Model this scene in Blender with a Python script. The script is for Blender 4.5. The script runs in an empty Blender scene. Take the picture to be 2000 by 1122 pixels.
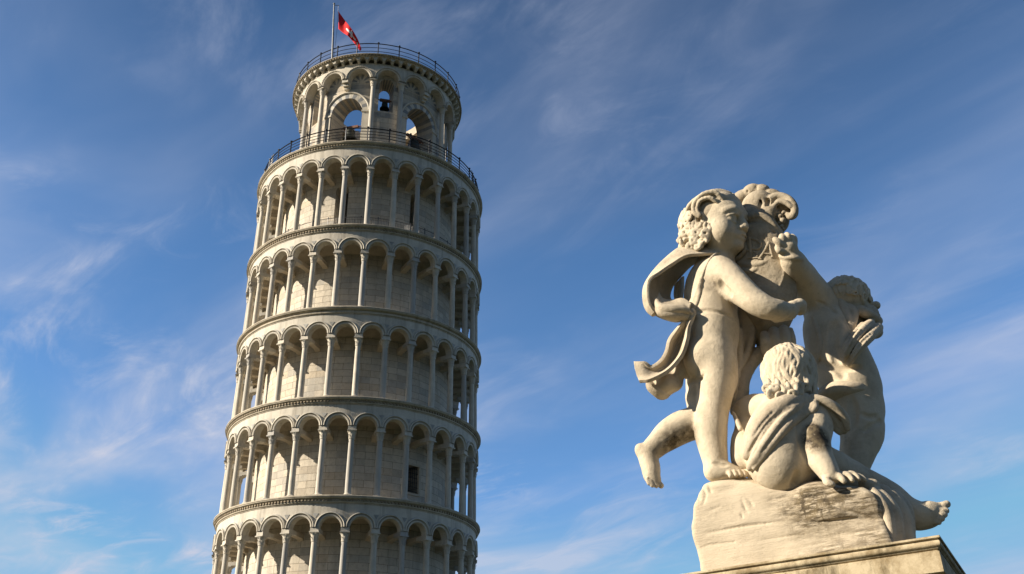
import bpy, math, random
import numpy as np
from mathutils import Vector, Matrix

R_ = math.radians
scene = bpy.context.scene
COL = scene.collection
random.seed(7)
rng = np.random.default_rng(11)

# ------------------------------------------------------------------ camera, sky, sun, exposure
FPX, PITCH, EYE = 1888.8, 0.5603, 1.6          # focal length in pixels of the 2000 px wide photograph
cam_data = bpy.data.cameras.new('camera')
cam = bpy.data.objects.new('camera', cam_data)
COL.objects.link(cam)
cam.location = (0, 0, EYE)
cam.rotation_euler = (math.pi / 2 + PITCH, 0, 0)
cam_data.sensor_width = 36.0
cam_data.lens = 36.0 * FPX / 2000.0
cam_data.clip_start = 0.1
cam_data.clip_end = 20000
scene.camera = cam

SUN_BEARING, SUN_ELEV = -104.0, 25.0            # clockwise from +Y, degrees
sun_dir = Vector((math.sin(R_(SUN_BEARING)) * math.cos(R_(SUN_ELEV)),
                  math.cos(R_(SUN_BEARING)) * math.cos(R_(SUN_ELEV)), math.sin(R_(SUN_ELEV))))
sd = bpy.data.lights.new('sun', 'SUN')
sd.energy = 5.0
sd.angle = R_(0.5)
sd.color = (1.0, 0.885, 0.72)
sun = bpy.data.objects.new('sun', sd)
COL.objects.link(sun)
sun.rotation_euler = sun_dir.to_track_quat('Z', 'Y').to_euler()

scene.view_settings.view_transform = 'Standard'
scene.view_settings.look = 'None'
scene.view_settings.exposure = 0.9
scene.view_settings.gamma = 1.0


def build_world():
    w = bpy.data.worlds.new('World')
    scene.world = w
    w.use_nodes = True
    nt = w.node_tree
    nt.nodes.clear()
    N = nt.nodes.new
    L = nt.links.new
    out = N('ShaderNodeOutputWorld')
    bg = N('ShaderNodeBackground')
    bg.inputs['Strength'].default_value = 0.088
    L(bg.outputs[0], out.inputs[0])
    sky = N('ShaderNodeTexSky')
    sky.sky_type = 'NISHITA'
    sky.sun_disc = False
    sky.sun_elevation = R_(SUN_ELEV)
    sky.sun_rotation = R_(SUN_BEARING)
    sky.altitude = 0
    sky.air_density = 1.0
    sky.dust_density = 0.0
    sky.ozone_density = 4.0
    tc = N('ShaderNodeTexCoord')
    # wispy cirrus: stretched, warped noise over the dome (direction projected on a flat ceiling)
    sep = N('ShaderNodeSeparateXYZ')
    L(tc.outputs['Generated'], sep.inputs[0])
    zc = N('ShaderNodeMath'); zc.operation = 'MAXIMUM'; zc.inputs[1].default_value = 0.06
    L(sep.outputs['Z'], zc.inputs[0])
    dx = N('ShaderNodeMath'); dx.operation = 'DIVIDE'
    dy = N('ShaderNodeMath'); dy.operation = 'DIVIDE'
    L(sep.outputs['X'], dx.inputs[0]); L(zc.outputs[0], dx.inputs[1])
    L(sep.outputs['Y'], dy.inputs[0]); L(zc.outputs[0], dy.inputs[1])
    cmb = N('ShaderNodeCombineXYZ')
    L(dx.outputs[0], cmb.inputs[0]); L(dy.outputs[0], cmb.inputs[1])

    def cloud(rot, scale, nscale, detail, rough, dist, lo, hi, off):
        mp = N('ShaderNodeMapping'); mp.vector_type = 'TEXTURE'
        scale = tuple(1 / q for q in scale)
        mp.inputs['Rotation'].default_value = (0, 0, R_(rot))
        mp.inputs['Scale'].default_value = scale
        mp.inputs['Location'].default_value = off
        L(cmb.outputs[0], mp.inputs[0])
        nz = N('ShaderNodeTexNoise')
        nz.inputs['Scale'].default_value = nscale
        nz.inputs['Detail'].default_value = detail
        nz.inputs['Roughness'].default_value = rough
        nz.inputs['Distortion'].default_value = dist
        L(mp.outputs[0], nz.inputs['Vector'])
        mr = N('ShaderNodeMapRange')
        mr.interpolation_type = 'SMOOTHSTEP'
        mr.inputs['From Min'].default_value = lo
        mr.inputs['From Max'].default_value = hi
        L(nz.outputs['Fac'], mr.inputs['Value'])
        return mr.outputs[0]
    a = cloud(-50, (0.7, 1.7, 1), 1.1, 5, 0.48, 0.6, 0.25, 0.92, (3.1, 1.7, 0))     # big soft veils
    b = cloud(-56, (0.8, 2.2, 1), 2.4, 10, 0.60, 0.6, 0.42, 0.90, (0.4, 5.2, 0))    # fibrous streaks
    b2 = cloud(-30, (1.0, 1.8, 1), 4.0, 11, 0.64, 0.7, 0.46, 0.92, (2.4, 0.7, 0))   # broken wisps
    c = cloud(20, (1, 1, 1), 1.3, 4, 0.55, 0.4, 0.40, 0.66, (7.7, 2.3, 0))          # where the streaks gather
    c2 = cloud(65, (1, 1, 1), 1.7, 4, 0.55, 0.4, 0.44, 0.68, (1.2, 9.3, 0))

    def mul(p, q, k):
        m = N('ShaderNodeMath'); m.operation = 'MULTIPLY'; L(p, m.inputs[0]); L(q, m.inputs[1])
        n = N('ShaderNodeMath'); n.operation = 'MULTIPLY'; L(m.outputs[0], n.inputs[0]); n.inputs[1].default_value = k
        return n.outputs[0]

    def add(p, q):
        m = N('ShaderNodeMath'); m.operation = 'ADD'; L(p, m.inputs[0]); L(q, m.inputs[1])
        return m.outputs[0]
    m2out = add(mul(a, a, 1.4), add(mul(b, c, 1.15), mul(b2, c2, 0.8)))
    # more veil low in the sky
    lowr = N('ShaderNodeMapRange')
    lowr.inputs['From Min'].default_value = 0.25; lowr.inputs['From Max'].default_value = 0.80
    lowr.inputs['To Min'].default_value = 0.92; lowr.inputs['To Max'].default_value = 0.36
    L(sep.outputs['Z'], lowr.inputs['Value'])
    m3 = N('ShaderNodeMath'); m3.operation = 'MULTIPLY'; m3.use_clamp = True
    L(m2out, m3.inputs[0]); L(lowr.outputs[0], m3.inputs[1])
    side = N('ShaderNodeMapRange')                  # and more of it on the left than on the right
    side.inputs['From Min'].default_value = -0.6; side.inputs['From Max'].default_value = 0.12
    side.inputs['To Min'].default_value = 1.5; side.inputs['To Max'].default_value = 0.70
    L(dx.outputs[0], side.inputs['Value'])
    m4 = N('ShaderNodeMath'); m4.operation = 'MULTIPLY'; m4.use_clamp = True
    L(m3.outputs[0], m4.inputs[0]); L(side.outputs[0], m4.inputs[1])
    mix = N('ShaderNodeMix'); mix.data_type = 'RGBA'
    L(m4.outputs[0], mix.inputs[0])
    hs = N('ShaderNodeHueSaturation'); hs.inputs['Saturation'].default_value = 1.10; hs.inputs['Value'].default_value = 1.0
    L(sky.outputs[0], hs.inputs['Color'])
    cl = N('ShaderNodeMix'); cl.data_type = 'RGBA'; cl.blend_type = 'DARKEN'; cl.inputs[0].default_value = 1.0
    L(hs.outputs[0], cl.inputs[6]); cl.inputs[7].default_value = (1.6, 2.4, 3.6, 1)
    def grade(z0, z1, v0, v1):
        g = N('ShaderNodeMapRange')
        for k, v in (('From Min', z0), ('From Max', z1), ('To Min', v0), ('To Max', v1)):
            g.inputs[k].default_value = v
        L(sep.outputs['Z'], g.inputs['Value'])
        return g.outputs[0]
    gz = N('ShaderNodeMath'); gz.operation = 'MULTIPLY'   # the blue deepens towards the zenith
    L(grade(0.25, 0.60, 1.25, 1.0), gz.inputs[0]); L(grade(0.56, 0.80, 1.02, 0.62), gz.inputs[1])
    gm = N('ShaderNodeVectorMath'); gm.operation = 'SCALE'
    L(cl.outputs[2], gm.inputs[0]); L(gz.outputs[0], gm.inputs['Scale'])
    L(gm.outputs[0], mix.inputs[6])
    mix.inputs[7].default_value = (3.5, 3.75, 4.6, 1)
    # the sky behind the photographer is dimmed, an unseen added bank deepening the shade
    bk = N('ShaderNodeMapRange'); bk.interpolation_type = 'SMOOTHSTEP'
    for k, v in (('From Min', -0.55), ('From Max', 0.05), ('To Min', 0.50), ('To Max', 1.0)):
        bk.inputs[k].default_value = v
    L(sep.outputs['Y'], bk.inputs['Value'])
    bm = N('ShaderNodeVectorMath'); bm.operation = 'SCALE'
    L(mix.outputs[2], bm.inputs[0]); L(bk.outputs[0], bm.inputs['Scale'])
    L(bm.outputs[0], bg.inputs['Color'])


build_world()

# ------------------------------------------------------------------ helpers


def vnoise(P, seed=0):
    """smooth value noise in 0..1 at the points P"""
    i = np.floor(P).astype(np.int64)
    f = P - i
    f = f * f * (3 - 2 * f)

    def h(a, b, c):
        n = (a * 73856093) ^ (b * 19349663) ^ (c * 83492791) ^ (seed * 2654435761)
        n = (n ^ (n >> 13)) * 1274126177
        return ((n ^ (n >> 16)) & 0xFFFF) / 65535.0
    x, y, z = i[..., 0], i[..., 1], i[..., 2]
    r = 0
    for dx in (0, 1):
        wx = f[..., 0] if dx else 1 - f[..., 0]
        for dy in (0, 1):
            wy = f[..., 1] if dy else 1 - f[..., 1]
            for dz in (0, 1):
                wz = f[..., 2] if dz else 1 - f[..., 2]
                r = r + wx * wy * wz * h(x + dx, y + dy, z + dz)
    return r


class MB:
    """collects shapes, then links them as ONE mesh object"""

    def __init__(self):
        self.v, self.f, self.m, self.n = [], [], [], 0

    def add(self, v, f, m=0):
        v = np.asarray(v, float)
        o = self.n
        self.v.append(v)
        self.n += len(v)
        self.f += [tuple(i + o for i in q) for q in f]
        self.m += [m] * len(f) if isinstance(m, int) else list(m)

    def box(self, c, size, M=None, m=0):
        x, y, z = (s / 2 for s in size)
        v = np.array([(i * x, j * y, k * z) for i in (-1, 1) for j in (-1, 1) for k in (-1, 1)])
        v = v + np.array(c) if M is None else (v @ np.array(M).T + np.array(c))
        self.add(v, [(0, 1, 3, 2), (4, 6, 7, 5), (0, 4, 5, 1), (2, 3, 7, 6), (0, 2, 6, 4), (1, 5, 7, 3)], m)

    def lathe(self, prof, n=16, c=(0, 0, 0), t0=0.0, t1=2 * math.pi, m=0, closed=True):
        full = abs(t1 - t0 - 2 * math.pi) < 1e-6
        k = n if full else n + 1
        th = t0 + (t1 - t0) * np.arange(k) / n
        P = np.array(prof, float)
        v = np.stack([np.outer(np.sin(th), P[:, 0]), -np.outer(np.cos(th), P[:, 0]),
                      np.tile(P[:, 1], (k, 1))], -1).reshape(-1, 3) + np.array(c)
        q = len(P)
        f = []
        for i in range(n):
            j = (i + 1) % k
            for a in range(q - 1):
                f.append((i * q + a, j * q + a, j * q + a + 1, i * q + a + 1))
        self.add(v, f, m)

    def tube(self, pts, r, n=6, m=0, cap=True):
        P = np.array(pts, float)
        k = len(P)
        rr = np.full(k, r) if np.isscalar(r) else np.array(r, float)
        T = np.gradient(P, axis=0) if k > 2 else np.repeat(P[1:] - P[:1], 2, 0)
        T /= np.linalg.norm(T, axis=1)[:, None] + 1e-12
        ref = np.array([0, 0, 1.0]) if abs(T[0, 2]) < 0.9 else np.array([1.0, 0, 0])
        A = np.cross(T, ref)
        A /= np.linalg.norm(A, axis=1)[:, None] + 1e-12
        B = np.cross(T, A)
        t = np.arange(n) * 2 * math.pi / n
        v = (P[:, None] + rr[:, None, None] * (np.cos(t)[None, :, None] * A[:, None] + np.sin(t)[None, :, None] * B[:, None])).reshape(-1, 3)
        f = [(i * n + a, i * n + (a + 1) % n, (i + 1) * n + (a + 1) % n, (i + 1) * n + a) for i in range(k - 1) for a in range(n)]
        if cap:
            f += [tuple(range(n))[::-1], tuple((k - 1) * n + a for a in range(n))]
        self.add(v, f, m)

    def build(self, name, mats, parent=None, angle=38, uv=None, loc=None, wear=0.0):
        me = bpy.data.meshes.new(name)
        V = np.concatenate(self.v) if self.v else np.zeros((0, 3))
        if wear:                                  # worn, slightly uneven edges
            n1, n2, n3 = (vnoise(V * 2.3, k) + 0.6 * vnoise(V * 7.1, k + 9) - 0.8 for k in (1, 2, 3))
            chip = np.clip(vnoise(V * 3.7, 5) - 0.80, 0, 1) * 5
            V = V + wear * np.stack([n1, n2, n3], 1)
            rr = np.linalg.norm(V[:, :2], axis=1)[:, None]
            V[:, :2] *= 1 - (wear * 2.2 * chip)[:, None] / np.maximum(rr, 1)
        me.from_pydata(V.tolist(), [], self.f)
        for mt in (mats if isinstance(mats, (list, tuple)) else [mats]):
            me.materials.append(mt)
        me.polygons.foreach_set('material_index', self.m)
        me.polygons.foreach_set('use_smooth', [True] * len(self.f))
        me.set_sharp_from_angle(angle=R_(angle))
        if uv is not None:
            lay = me.uv_layers.new(name='wall')
            vi = np.zeros(len(me.loops), int)
            me.loops.foreach_get('vertex_index', vi)
            th = np.arctan2(V[:, 0], -V[:, 1])
            U = np.stack([th[vi] * uv, V[vi, 2]], 1)
            for p in me.polygons:                       # keep the seam at the back whole
                s = slice(p.loop_start, p.loop_start + p.loop_total)
                if U[s, 0].max() - U[s, 0].min() > uv * 3:
                    u = U[s, 0]
                    u[u < 0] += 2 * math.pi * uv
                    U[s, 0] = u
            lay.data.foreach_set('uv', U.ravel())
        me.update()
        o = bpy.data.objects.new(name, me)
        COL.objects.link(o)
        if parent is not None:
            o.parent = parent
        if loc is not None:
            o.location = loc
        return o


def tag(o, label, cat, group=None, kind=None):
    o['label'] = label
    o['category'] = cat
    if group:
        o['group'] = group
    if kind:
        o['kind'] = kind
    return o


def empty(name, loc=(0, 0, 0)):
    o = bpy.data.objects.new(name, None)
    o.empty_display_size = 0.2
    o.location = loc
    COL.objects.link(o)
    return o


class NT:
    """small wrapper to write node materials briefly"""

    def __init__(self, name):
        self.mat = bpy.data.materials.new(name)
        self.mat.use_nodes = True
        self.t = self.mat.node_tree
        self.p = self.t.nodes['Principled BSDF']
        self.p.inputs['Specular IOR Level'].default_value = 0.25

    def n(self, typ, **kw):
        x = self.t.nodes.new('ShaderNode' + typ)
        for k, v in kw.items():
            if hasattr(x, k):
                setattr(x, k, v)
            else:
                x.inputs[k.replace('_', ' ')].default_value = v
        return x

    def l(self, a, b):
        self.t.links.new(a, b)

    def noise(self, vec, scale, detail=5, rough=0.55, lo=None, hi=None):
        x = self.n('TexNoise', Scale=scale, Detail=detail, Roughness=rough)
        if vec is not None:
            self.l(vec, x.inputs['Vector'])
        if lo is None:
            return x.outputs['Fac']
        return self.rng(x.outputs['Fac'], lo, hi)

    def rng(self, v, lo, hi, a=0.0, b=1.0):
        r = self.n('MapRange')
        r.inputs['From Min'].default_value = lo
        r.inputs['From Max'].default_value = hi
        r.inputs['To Min'].default_value = a
        r.inputs['To Max'].default_value = b
        self.l(v, r.inputs['Value'])
        return r.outputs[0]

    def math(self, op, a, b):
        x = self.n('Math', operation=op)
        for i, s in enumerate((a, b)):
            if isinstance(s, (int, float)):
                x.inputs[i].default_value = s
            else:
                self.l(s, x.inputs[i])
        return x.outputs[0]

    def mix(self, f, a, b, blend='MIX'):
        x = self.n('Mix', data_type='RGBA', blend_type=blend)
        for i, s in ((0, f), (6, a), (7, b)):
            if isinstance(s, (int, float)):
                x.inputs[i].default_value = s
            elif isinstance(s, tuple):
                x.inputs[i].default_value = (*s, 1) if len(s) == 3 else s
            else:
                self.l(s, x.inputs[i])
        return x.outputs[2]

    def mapping(self, vec, scale=(1, 1, 1), rot=(0, 0, 0), loc=(0, 0, 0)):
        m = self.n('Mapping')
        m.inputs['Scale'].default_value = scale
        m.inputs['Rotation'].default_value = rot
        m.inputs['Location'].default_value = loc
        self.l(vec, m.inputs[0])
        return m.outputs[0]

    def bump(self, h, strength, dist):
        b = self.n('Bump', Strength=strength, Distance=dist)
        self.l(h, b.inputs['Height'])
        self.l(b.outputs[0], self.p.inputs['Normal'])

    def done(self, col, rough=0.8):
        if isinstance(col, tuple):
            self.p.inputs['Base Color'].default_value = (*col, 1)
        else:
            self.l(col, self.p.inputs['Base Color'])
        self.p.inputs['Roughness'].default_value = rough
        return self.mat


def marble(name, c1, c2, dirt=(0.16, 0.13, 0.09), dirt_amt=0.5, streak=True, rnd=0.0, scale=1.0):
    """weathered marble: two tones, rain streaks, pits"""
    t = NT(name)
    oc = t.n('TexCoord').outputs['Object']
    if rnd:
        oi = t.n('ObjectInfo').outputs['Random']
        va = t.n('VectorMath', operation='ADD')
        cx = t.n('CombineXYZ')
        t.l(t.math('MULTIPLY', oi, 57.0), cx.inputs[0]); t.l(t.math('MULTIPLY', oi, 31.0), cx.inputs[1])
        t.l(oc, va.inputs[0]); t.l(cx.outputs[0], va.inputs[1])
        oc = va.outputs[0]
    c = t.mix(t.noise(oc, 1.3 * scale, 6, 0.6, 0.35, 0.65), c1, c2)
    if rnd:
        c = t.mix(t.math('MULTIPLY', t.rng(oi, 0.45, 1.0), rnd), c, tuple(0.62 * x for x in (c1[0] * .92, c1[1] * .98, c1[2] * 1.12)))
    if streak:
        sv = t.mapping(oc, (2.4 * scale, 2.4 * scale, 0.22 * scale))
        s = t.math('MULTIPLY', t.noise(sv, 1.6, 7, 0.65, 0.5, 0.78), dirt_amt)
        c = t.mix(s, c, dirt)
    fine = t.noise(oc, 9 * scale, 8, 0.7, 0.55, 0.8)
    c = t.mix(t.math('MULTIPLY', fine, dirt_amt * 0.5), c, dirt)
    t.bump(t.noise(oc, 14 * scale, 8, 0.7), 0.35, 0.02)
    return t.done(c, 0.78)


def wall_marble(name, c1, c2, grey, bw=1.05, bh=0.40, bands=None):
    """ashlar blocks in cylinder coordinates; some blocks greyer than others"""
    t = NT(name)
    uv = t.n('UVMap'); uv.uv_map = 'wall'
    oc = t.n('TexCoord').outputs['Object']
    br = t.n('TexBrick')
    br.offset = 0.5
    br.inputs['Scale'].default_value = 1.0
    br.inputs['Brick Width'].default_value = bw
    br.inputs['Row Height'].default_value = bh
    br.inputs['Mortar Size'].default_value = 0.011
    br.inputs['Mortar Smooth'].default_value = 0.3
    br.inputs['Bias'].default_value = -0.2
    br.inputs['Color1'].default_value = (*c1, 1)
    br.inputs['Color2'].default_value = (*c2, 1)
    br.inputs['Mortar'].default_value = (0.17, 0.14, 0.10, 1)
    wn = t.n('TexNoise', Scale=0.8, Detail=4)
    t.l(uv.outputs[0], wn.inputs['Vector'])
    wv = t.n('VectorMath', operation='MULTIPLY_ADD')
    t.l(wn.outputs['Color'], wv.inputs[0]); wv.inputs[1].default_value = (0.06, 0.05, 0); t.l(uv.outputs[0], wv.inputs[2])
    t.l(wv.outputs[0], br.inputs['Vector'])
    # every block its own tone: a random number per row and column of the bond
    sv0 = t.n('SeparateXYZ'); t.l(wv.outputs[0], sv0.inputs[0])
    row = t.math('FLOOR', t.math('DIVIDE', sv0.outputs[1], bh), 0)
    half = t.math('MULTIPLY', t.math('FLOORED_MODULO', row, 2.0), 0.5)
    colm = t.math('FLOOR', t.math('ADD', t.math('DIVIDE', sv0.outputs[0], bw), half), 0)
    cb = t.n('CombineXYZ'); t.l(row, cb.inputs[0]); t.l(colm, cb.inputs[1])
    wn2 = t.n('TexWhiteNoise'); wn2.noise_dimensions = '2D'; t.l(cb.outputs[0], wn2.inputs['Vector'])
    sp = t.n('SeparateColor'); t.l(wn2.outputs['Color'], sp.inputs[0])
    c = t.mix(t.math('MULTIPLY', t.rng(sp.outputs[0], 0.55, 1.0), 0.62), br.outputs['Color'], grey)
    if bands:
        sv = t.n('SeparateXYZ'); t.l(uv.outputs[0], sv.inputs[0])
        fr = t.math('FRACT', t.math('DIVIDE', sv.outputs[1], bands[0]), 0)
        band = t.math('LESS_THAN', fr, bands[1])
        c = t.mix(t.math('MULTIPLY', band, t.noise(uv.outputs[0], 1.1, 3, 0.5, 0.3, 0.6)), c, bands[2])
    c = t.mix(t.math('MULTIPLY', t.noise(t.mapping(oc, (1.6, 1.6, 0.18)), 1.5, 7, 0.65, 0.5, 0.8), 0.45), c, (0.17, 0.14, 0.10))
    c = t.mix(t.math('MULTIPLY', t.rng(sp.outputs[1], 0.72, 1.0), 0.45), c, (0.46, 0.36, 0.24))      # a few ochre blocks
    c = t.mix(t.math('MULTIPLY', t.noise(oc, 5, 8, 0.7, 0.48, 0.72), 0.45), c, (0.22, 0.19, 0.15))
    c = t.mix(t.math('MULTIPLY', t.noise(oc, 0.45, 5, 0.6, 0.5, 0.72), 0.4), c, (0.30, 0.285, 0.26))
    h = t.math('SUBTRACT', t.noise(oc, 9, 8, 0.7), br.outputs['Fac'])
    t.bump(h, 0.5, 0.03)
    return t.done(c, 0.8)


def plain(name, col, rough=0.5, metal=0.0, var=0.25, scale=6.0):
    t = NT(name)
    oc = t.n('TexCoord').outputs['Object']
    t.p.inputs['Metallic'].default_value = metal
    c = t.mix(t.noise(oc, scale, 6, 0.6, 0.3, 0.7), tuple(x * (1 - var) for x in col), tuple(min(1, x * (1 + var)) for x in col))
    return t.done(c, rough)


M = {}
M['marble'] = marble('white_marble', (0.60, 0.555, 0.47), (0.47, 0.435, 0.37), dirt_amt=0.62)
M['marble_col'] = marble('column_marble', (0.62, 0.57, 0.48), (0.50, 0.46, 0.39), dirt_amt=0.5, rnd=0.85, scale=1.6)
M['cornice'] = marble('cornice_marble', (0.52, 0.46, 0.36), (0.42, 0.37, 0.29), dirt_amt=0.75)
M['cornice_dirty'] = marble('weathered_cornice_marble', (0.36, 0.30, 0.21), (0.26, 0.21, 0.15), dirt_amt=0.8)
M['grey_marble'] = plain('blue_grey_marble', (0.22, 0.225, 0.23), 0.7, var=0.25)
M['inlay'] = plain('pale_grey_inlay', (0.34, 0.335, 0.315), 0.7, var=0.3, scale=2.0)
M['wall'] = wall_marble('drum_ashlar', (0.60, 0.54, 0.445), (0.50, 0.45, 0.365), (0.33, 0.32, 0.295))
M['wall_belfry'] = wall_marble('belfry_ashlar', (0.56, 0.50, 0.41), (0.48, 0.43, 0.35), (0.36, 0.34, 0.30),
                               bands=(1.15, 0.32, (0.25, 0.25, 0.245)))
M['vault'] = marble('vault_plaster', (0.50, 0.43, 0.33), (0.42, 0.36, 0.28), dirt_amt=0.5)
M['dark'] = plain('unlit_interior_paint', (0.06, 0.052, 0.045), 0.9)
M['iron'] = plain('dark_iron', (0.025, 0.027, 0.032), 0.45, 0.6)
M['steel'] = plain('grey_steel', (0.16, 0.16, 0.165), 0.5, 0.5)
M['bronze'] = plain('old_bronze', (0.055, 0.06, 0.052), 0.5, 0.7)
M['wood'] = plain('reddish_timber', (0.17, 0.08, 0.045), 0.7)
M['pole'] = plain('grey_painted_pole', (0.20, 0.21, 0.22), 0.45, 0.3)
M['red'] = plain('red_cloth', (0.62, 0.015, 0.02), 0.75, var=0.1)
M['white_cloth'] = plain('white_cloth', (0.8, 0.74, 0.72), 0.75, var=0.05)


def ground():
    t = NT('lawn')
    oc = t.n('TexCoord').outputs['Object']
    c = t.mix(t.noise(oc, 0.15, 8, 0.6, 0.35, 0.65), (0.018, 0.026, 0.010), (0.03, 0.038, 0.016))
    t.bump(t.noise(oc, 30, 6, 0.7), 0.6, 0.05)
    m = MB()
    m.add([(-3000, -3000, 0), (3000, -3000, 0), (3000, 3000, 0), (-3000, 3000, 0)], [(0, 1, 2, 3)])
    g = m.build('ground', t.done(c, 0.95))
    g['kind'] = 'structure'


ground()

# ------------------------------------------------------------------ the leaning tower
T_BASE = np.array([-9.4161, 57.4351, 0.0])
T_AX = np.array([-0.0080, -0.0868, 1.0]); T_AX /= np.linalg.norm(T_AX)
T_E1 = np.cross([0, 1, 0], T_AX); T_E1 /= np.linalg.norm(T_E1)
T_E2 = np.cross(T_AX, T_E1)
tower = empty('leaning_tower')
tower.matrix_world = Matrix(((T_E1[0], T_E2[0], T_AX[0], T_BASE[0]), (T_E1[1], T_E2[1], T_AX[1], T_BASE[1]),
                             (T_E1[2], T_E2[2], T_AX[2], T_BASE[2]), (0, 0, 0, 1)))
tag(tower, 'tall round leaning bell tower of white marble with tiers of arched galleries', 'tower')

PH = 7.8                                   # bearing of one column, degrees; columns every 12 degrees
R_COL, R_ARC, R_BACK, R_DRUM, R_LIP = 7.28, 7.45, 7.05, 5.75, 7.70
LEVELS = [14.39, 19.83, 25.27, 30.70, 36.14, 42.165]
TOP = 50.47


def cyl(th, r, z):
    a = np.radians(th)
    return np.stack([r * np.sin(a), -r * np.cos(a), z + 0 * a], -1)


def cyl_wall(mb, Ro, Ri, z0, z1, openings, step=3.0, m_out=0, m_in=0, m_soff=(0,), soff_n=1, arc_n=14):
    """a ring wall with round-headed openings: (bearing, half width in metres, sill, springing)"""
    op = []
    marks = set(np.round(np.arange(-180, 180, step), 4))
    for (tc, hw, zb, zs, *flat) in openings:
        ha = math.degrees(hw / Ro)
        xs = -hw * np.cos(np.linspace(0, math.pi, arc_n + 1))
        angs = tc + np.degrees(xs / Ro)
        marks = {a for a in marks if not (tc - ha - 0.4 < (a if abs(a - tc) < 180 else a - 360 * np.sign(a - tc)) < tc + ha + 0.4)}
        marks |= set(angs)
        op.append((tc, hw, ha, zb, zs, bool(flat)))
    ang = np.array(sorted(marks))
    ang = np.append(ang, ang[0] + 360)

    def top(o, a):
        if len(o) > 5 and o[5]:
            return o[4]
        x = math.radians(a - o[0]) * Ro
        return o[4] + math.sqrt(max(0, o[1] ** 2 - x * x))
    V, F, MI = [], [], []

    def quad(p, m):
        b = len(V)
        V.extend(p)
        F.append((b, b + 1, b + 2, b + 3))
        MI.append(m)

    def P(a, r, z):
        t = math.radians(a)
        return (r * math.sin(t), -r * math.cos(t), z)

    def face(a, b, za0, zb0, za1, zb1):
        quad([P(a, Ro, za0), P(b, Ro, zb0), P(b, Ro, zb1), P(a, Ro, za1)], m_out)
        quad([P(b, Ri, zb0), P(a, Ri, za0), P(a, Ri, za1), P(b, Ri, zb1)], m_in)
    for i in range(len(ang) - 1):
        a, b = ang[i], ang[i + 1]
        mid = (a + b) / 2
        hit = None
        for o in op:
            d = (mid - o[0] + 180) % 360 - 180
            if abs(d) < o[2]:
                hit = (o[0] + d - mid, o)
        if not hit:
            face(a, b, z0, z0, z1, z1)
            continue
        sh, o = hit
        ta, tb = top(o, a + sh), top(o, b + sh)
        face(a, b, ta, tb, z1, z1)
        k = int((mid + sh - o[0] + o[2]) / (2 * o[2]) * arc_n * 0 + i)
        # soffit stripes follow the arc
        fr = math.acos(max(-1, min(1, -math.radians(mid + sh - o[0]) * Ro / o[1]))) / math.pi
        ms = m_soff[int(fr * soff_n) % len(m_soff)]
        quad([P(b, Ro, tb), P(a, Ro, ta), P(a, Ri, ta), P(b, Ri, tb)], ms)
        if o[3] > z0 + 1e-4:
            face(a, b, z0, z0, o[3], o[3])
            quad([P(a, Ro, o[3]), P(b, Ro, o[3]), P(b, Ri, o[3]), P(a, Ri, o[3])], m_out)
        lo = max(o[3], z0)
        if o[4] > lo + 1e-4:
            if abs(a + sh - (o[0] - o[2])) < 1e-3:
                quad([P(a, Ro, lo), P(a, Ri, lo), P(a, Ri, o[4]), P(a, Ro, o[4])], m_out)
            if abs(b + sh - (o[0] + o[2])) < 1e-3:
                quad([P(b, Ri, lo), P(b, Ro, lo), P(b, Ro, o[4]), P(b, Ri, o[4])], m_out)
    mb.add(V, F, MI)


def arc_strip(mb, tc, R, zc, prof, a0=0.0, a1=math.pi, n=20, mats=None, m=0):
    """sweep profile points (radius of the arch, projection) round an arch lying on the cylinder R"""
    t = np.linspace(a0, a1, n + 1)
    V = []
    for tt in t:
        for (rad, d) in prof:
            x = -rad * math.cos(tt)
            a = math.radians(tc) + x / R
            V.append(((R + d) * math.sin(a), -(R + d) * math.cos(a), zc + rad * math.sin(tt)))
    q = len(prof)
    F, MI = [], []
    for i in range(n):
        for k in range(q - 1):
            F.append((i * q + k, i * q + k + 1, (i + 1) * q + k + 1, (i + 1) * q + k))
            MI.append(m if mats is None else mats[i % len(mats)])
    mb.add(V, F, MI)


def radial(th):
    a = math.radians(th)
    return np.array([[math.cos(a), -math.sin(a), 0], [math.sin(a), math.cos(a), 0], [0, 0, 1]])


def ring_boxes(mb, n, R, z, size, off=0.0, m=0):
    for i in range(n):
        th = off + i * 360.0 / n
        mb.box(cyl(th, R, z), size, radial(th), m)


# --- columns: shaft, with capital and base as its pieces
def col_meshes(h, r, name):
    s = MB()
    s.lathe([(r * 1.02, 0.14), (r * 1.03, 0.7), (r * 0.98, h * 0.55), (r * 0.88, h - 0.03), (r * 0.88, h)], 14)
    b = MB()
    b.box((0, 0, 0.035), (r * 2.9, r * 2.9, 0.07))
    b.lathe([(0, 0.07), (r * 1.38, 0.07), (r * 1.42, 0.10), (r * 1.25, 0.125), (r * 1.22, 0.14), (r * 1.02, 0.16)], 14)
    return s, b


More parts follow.
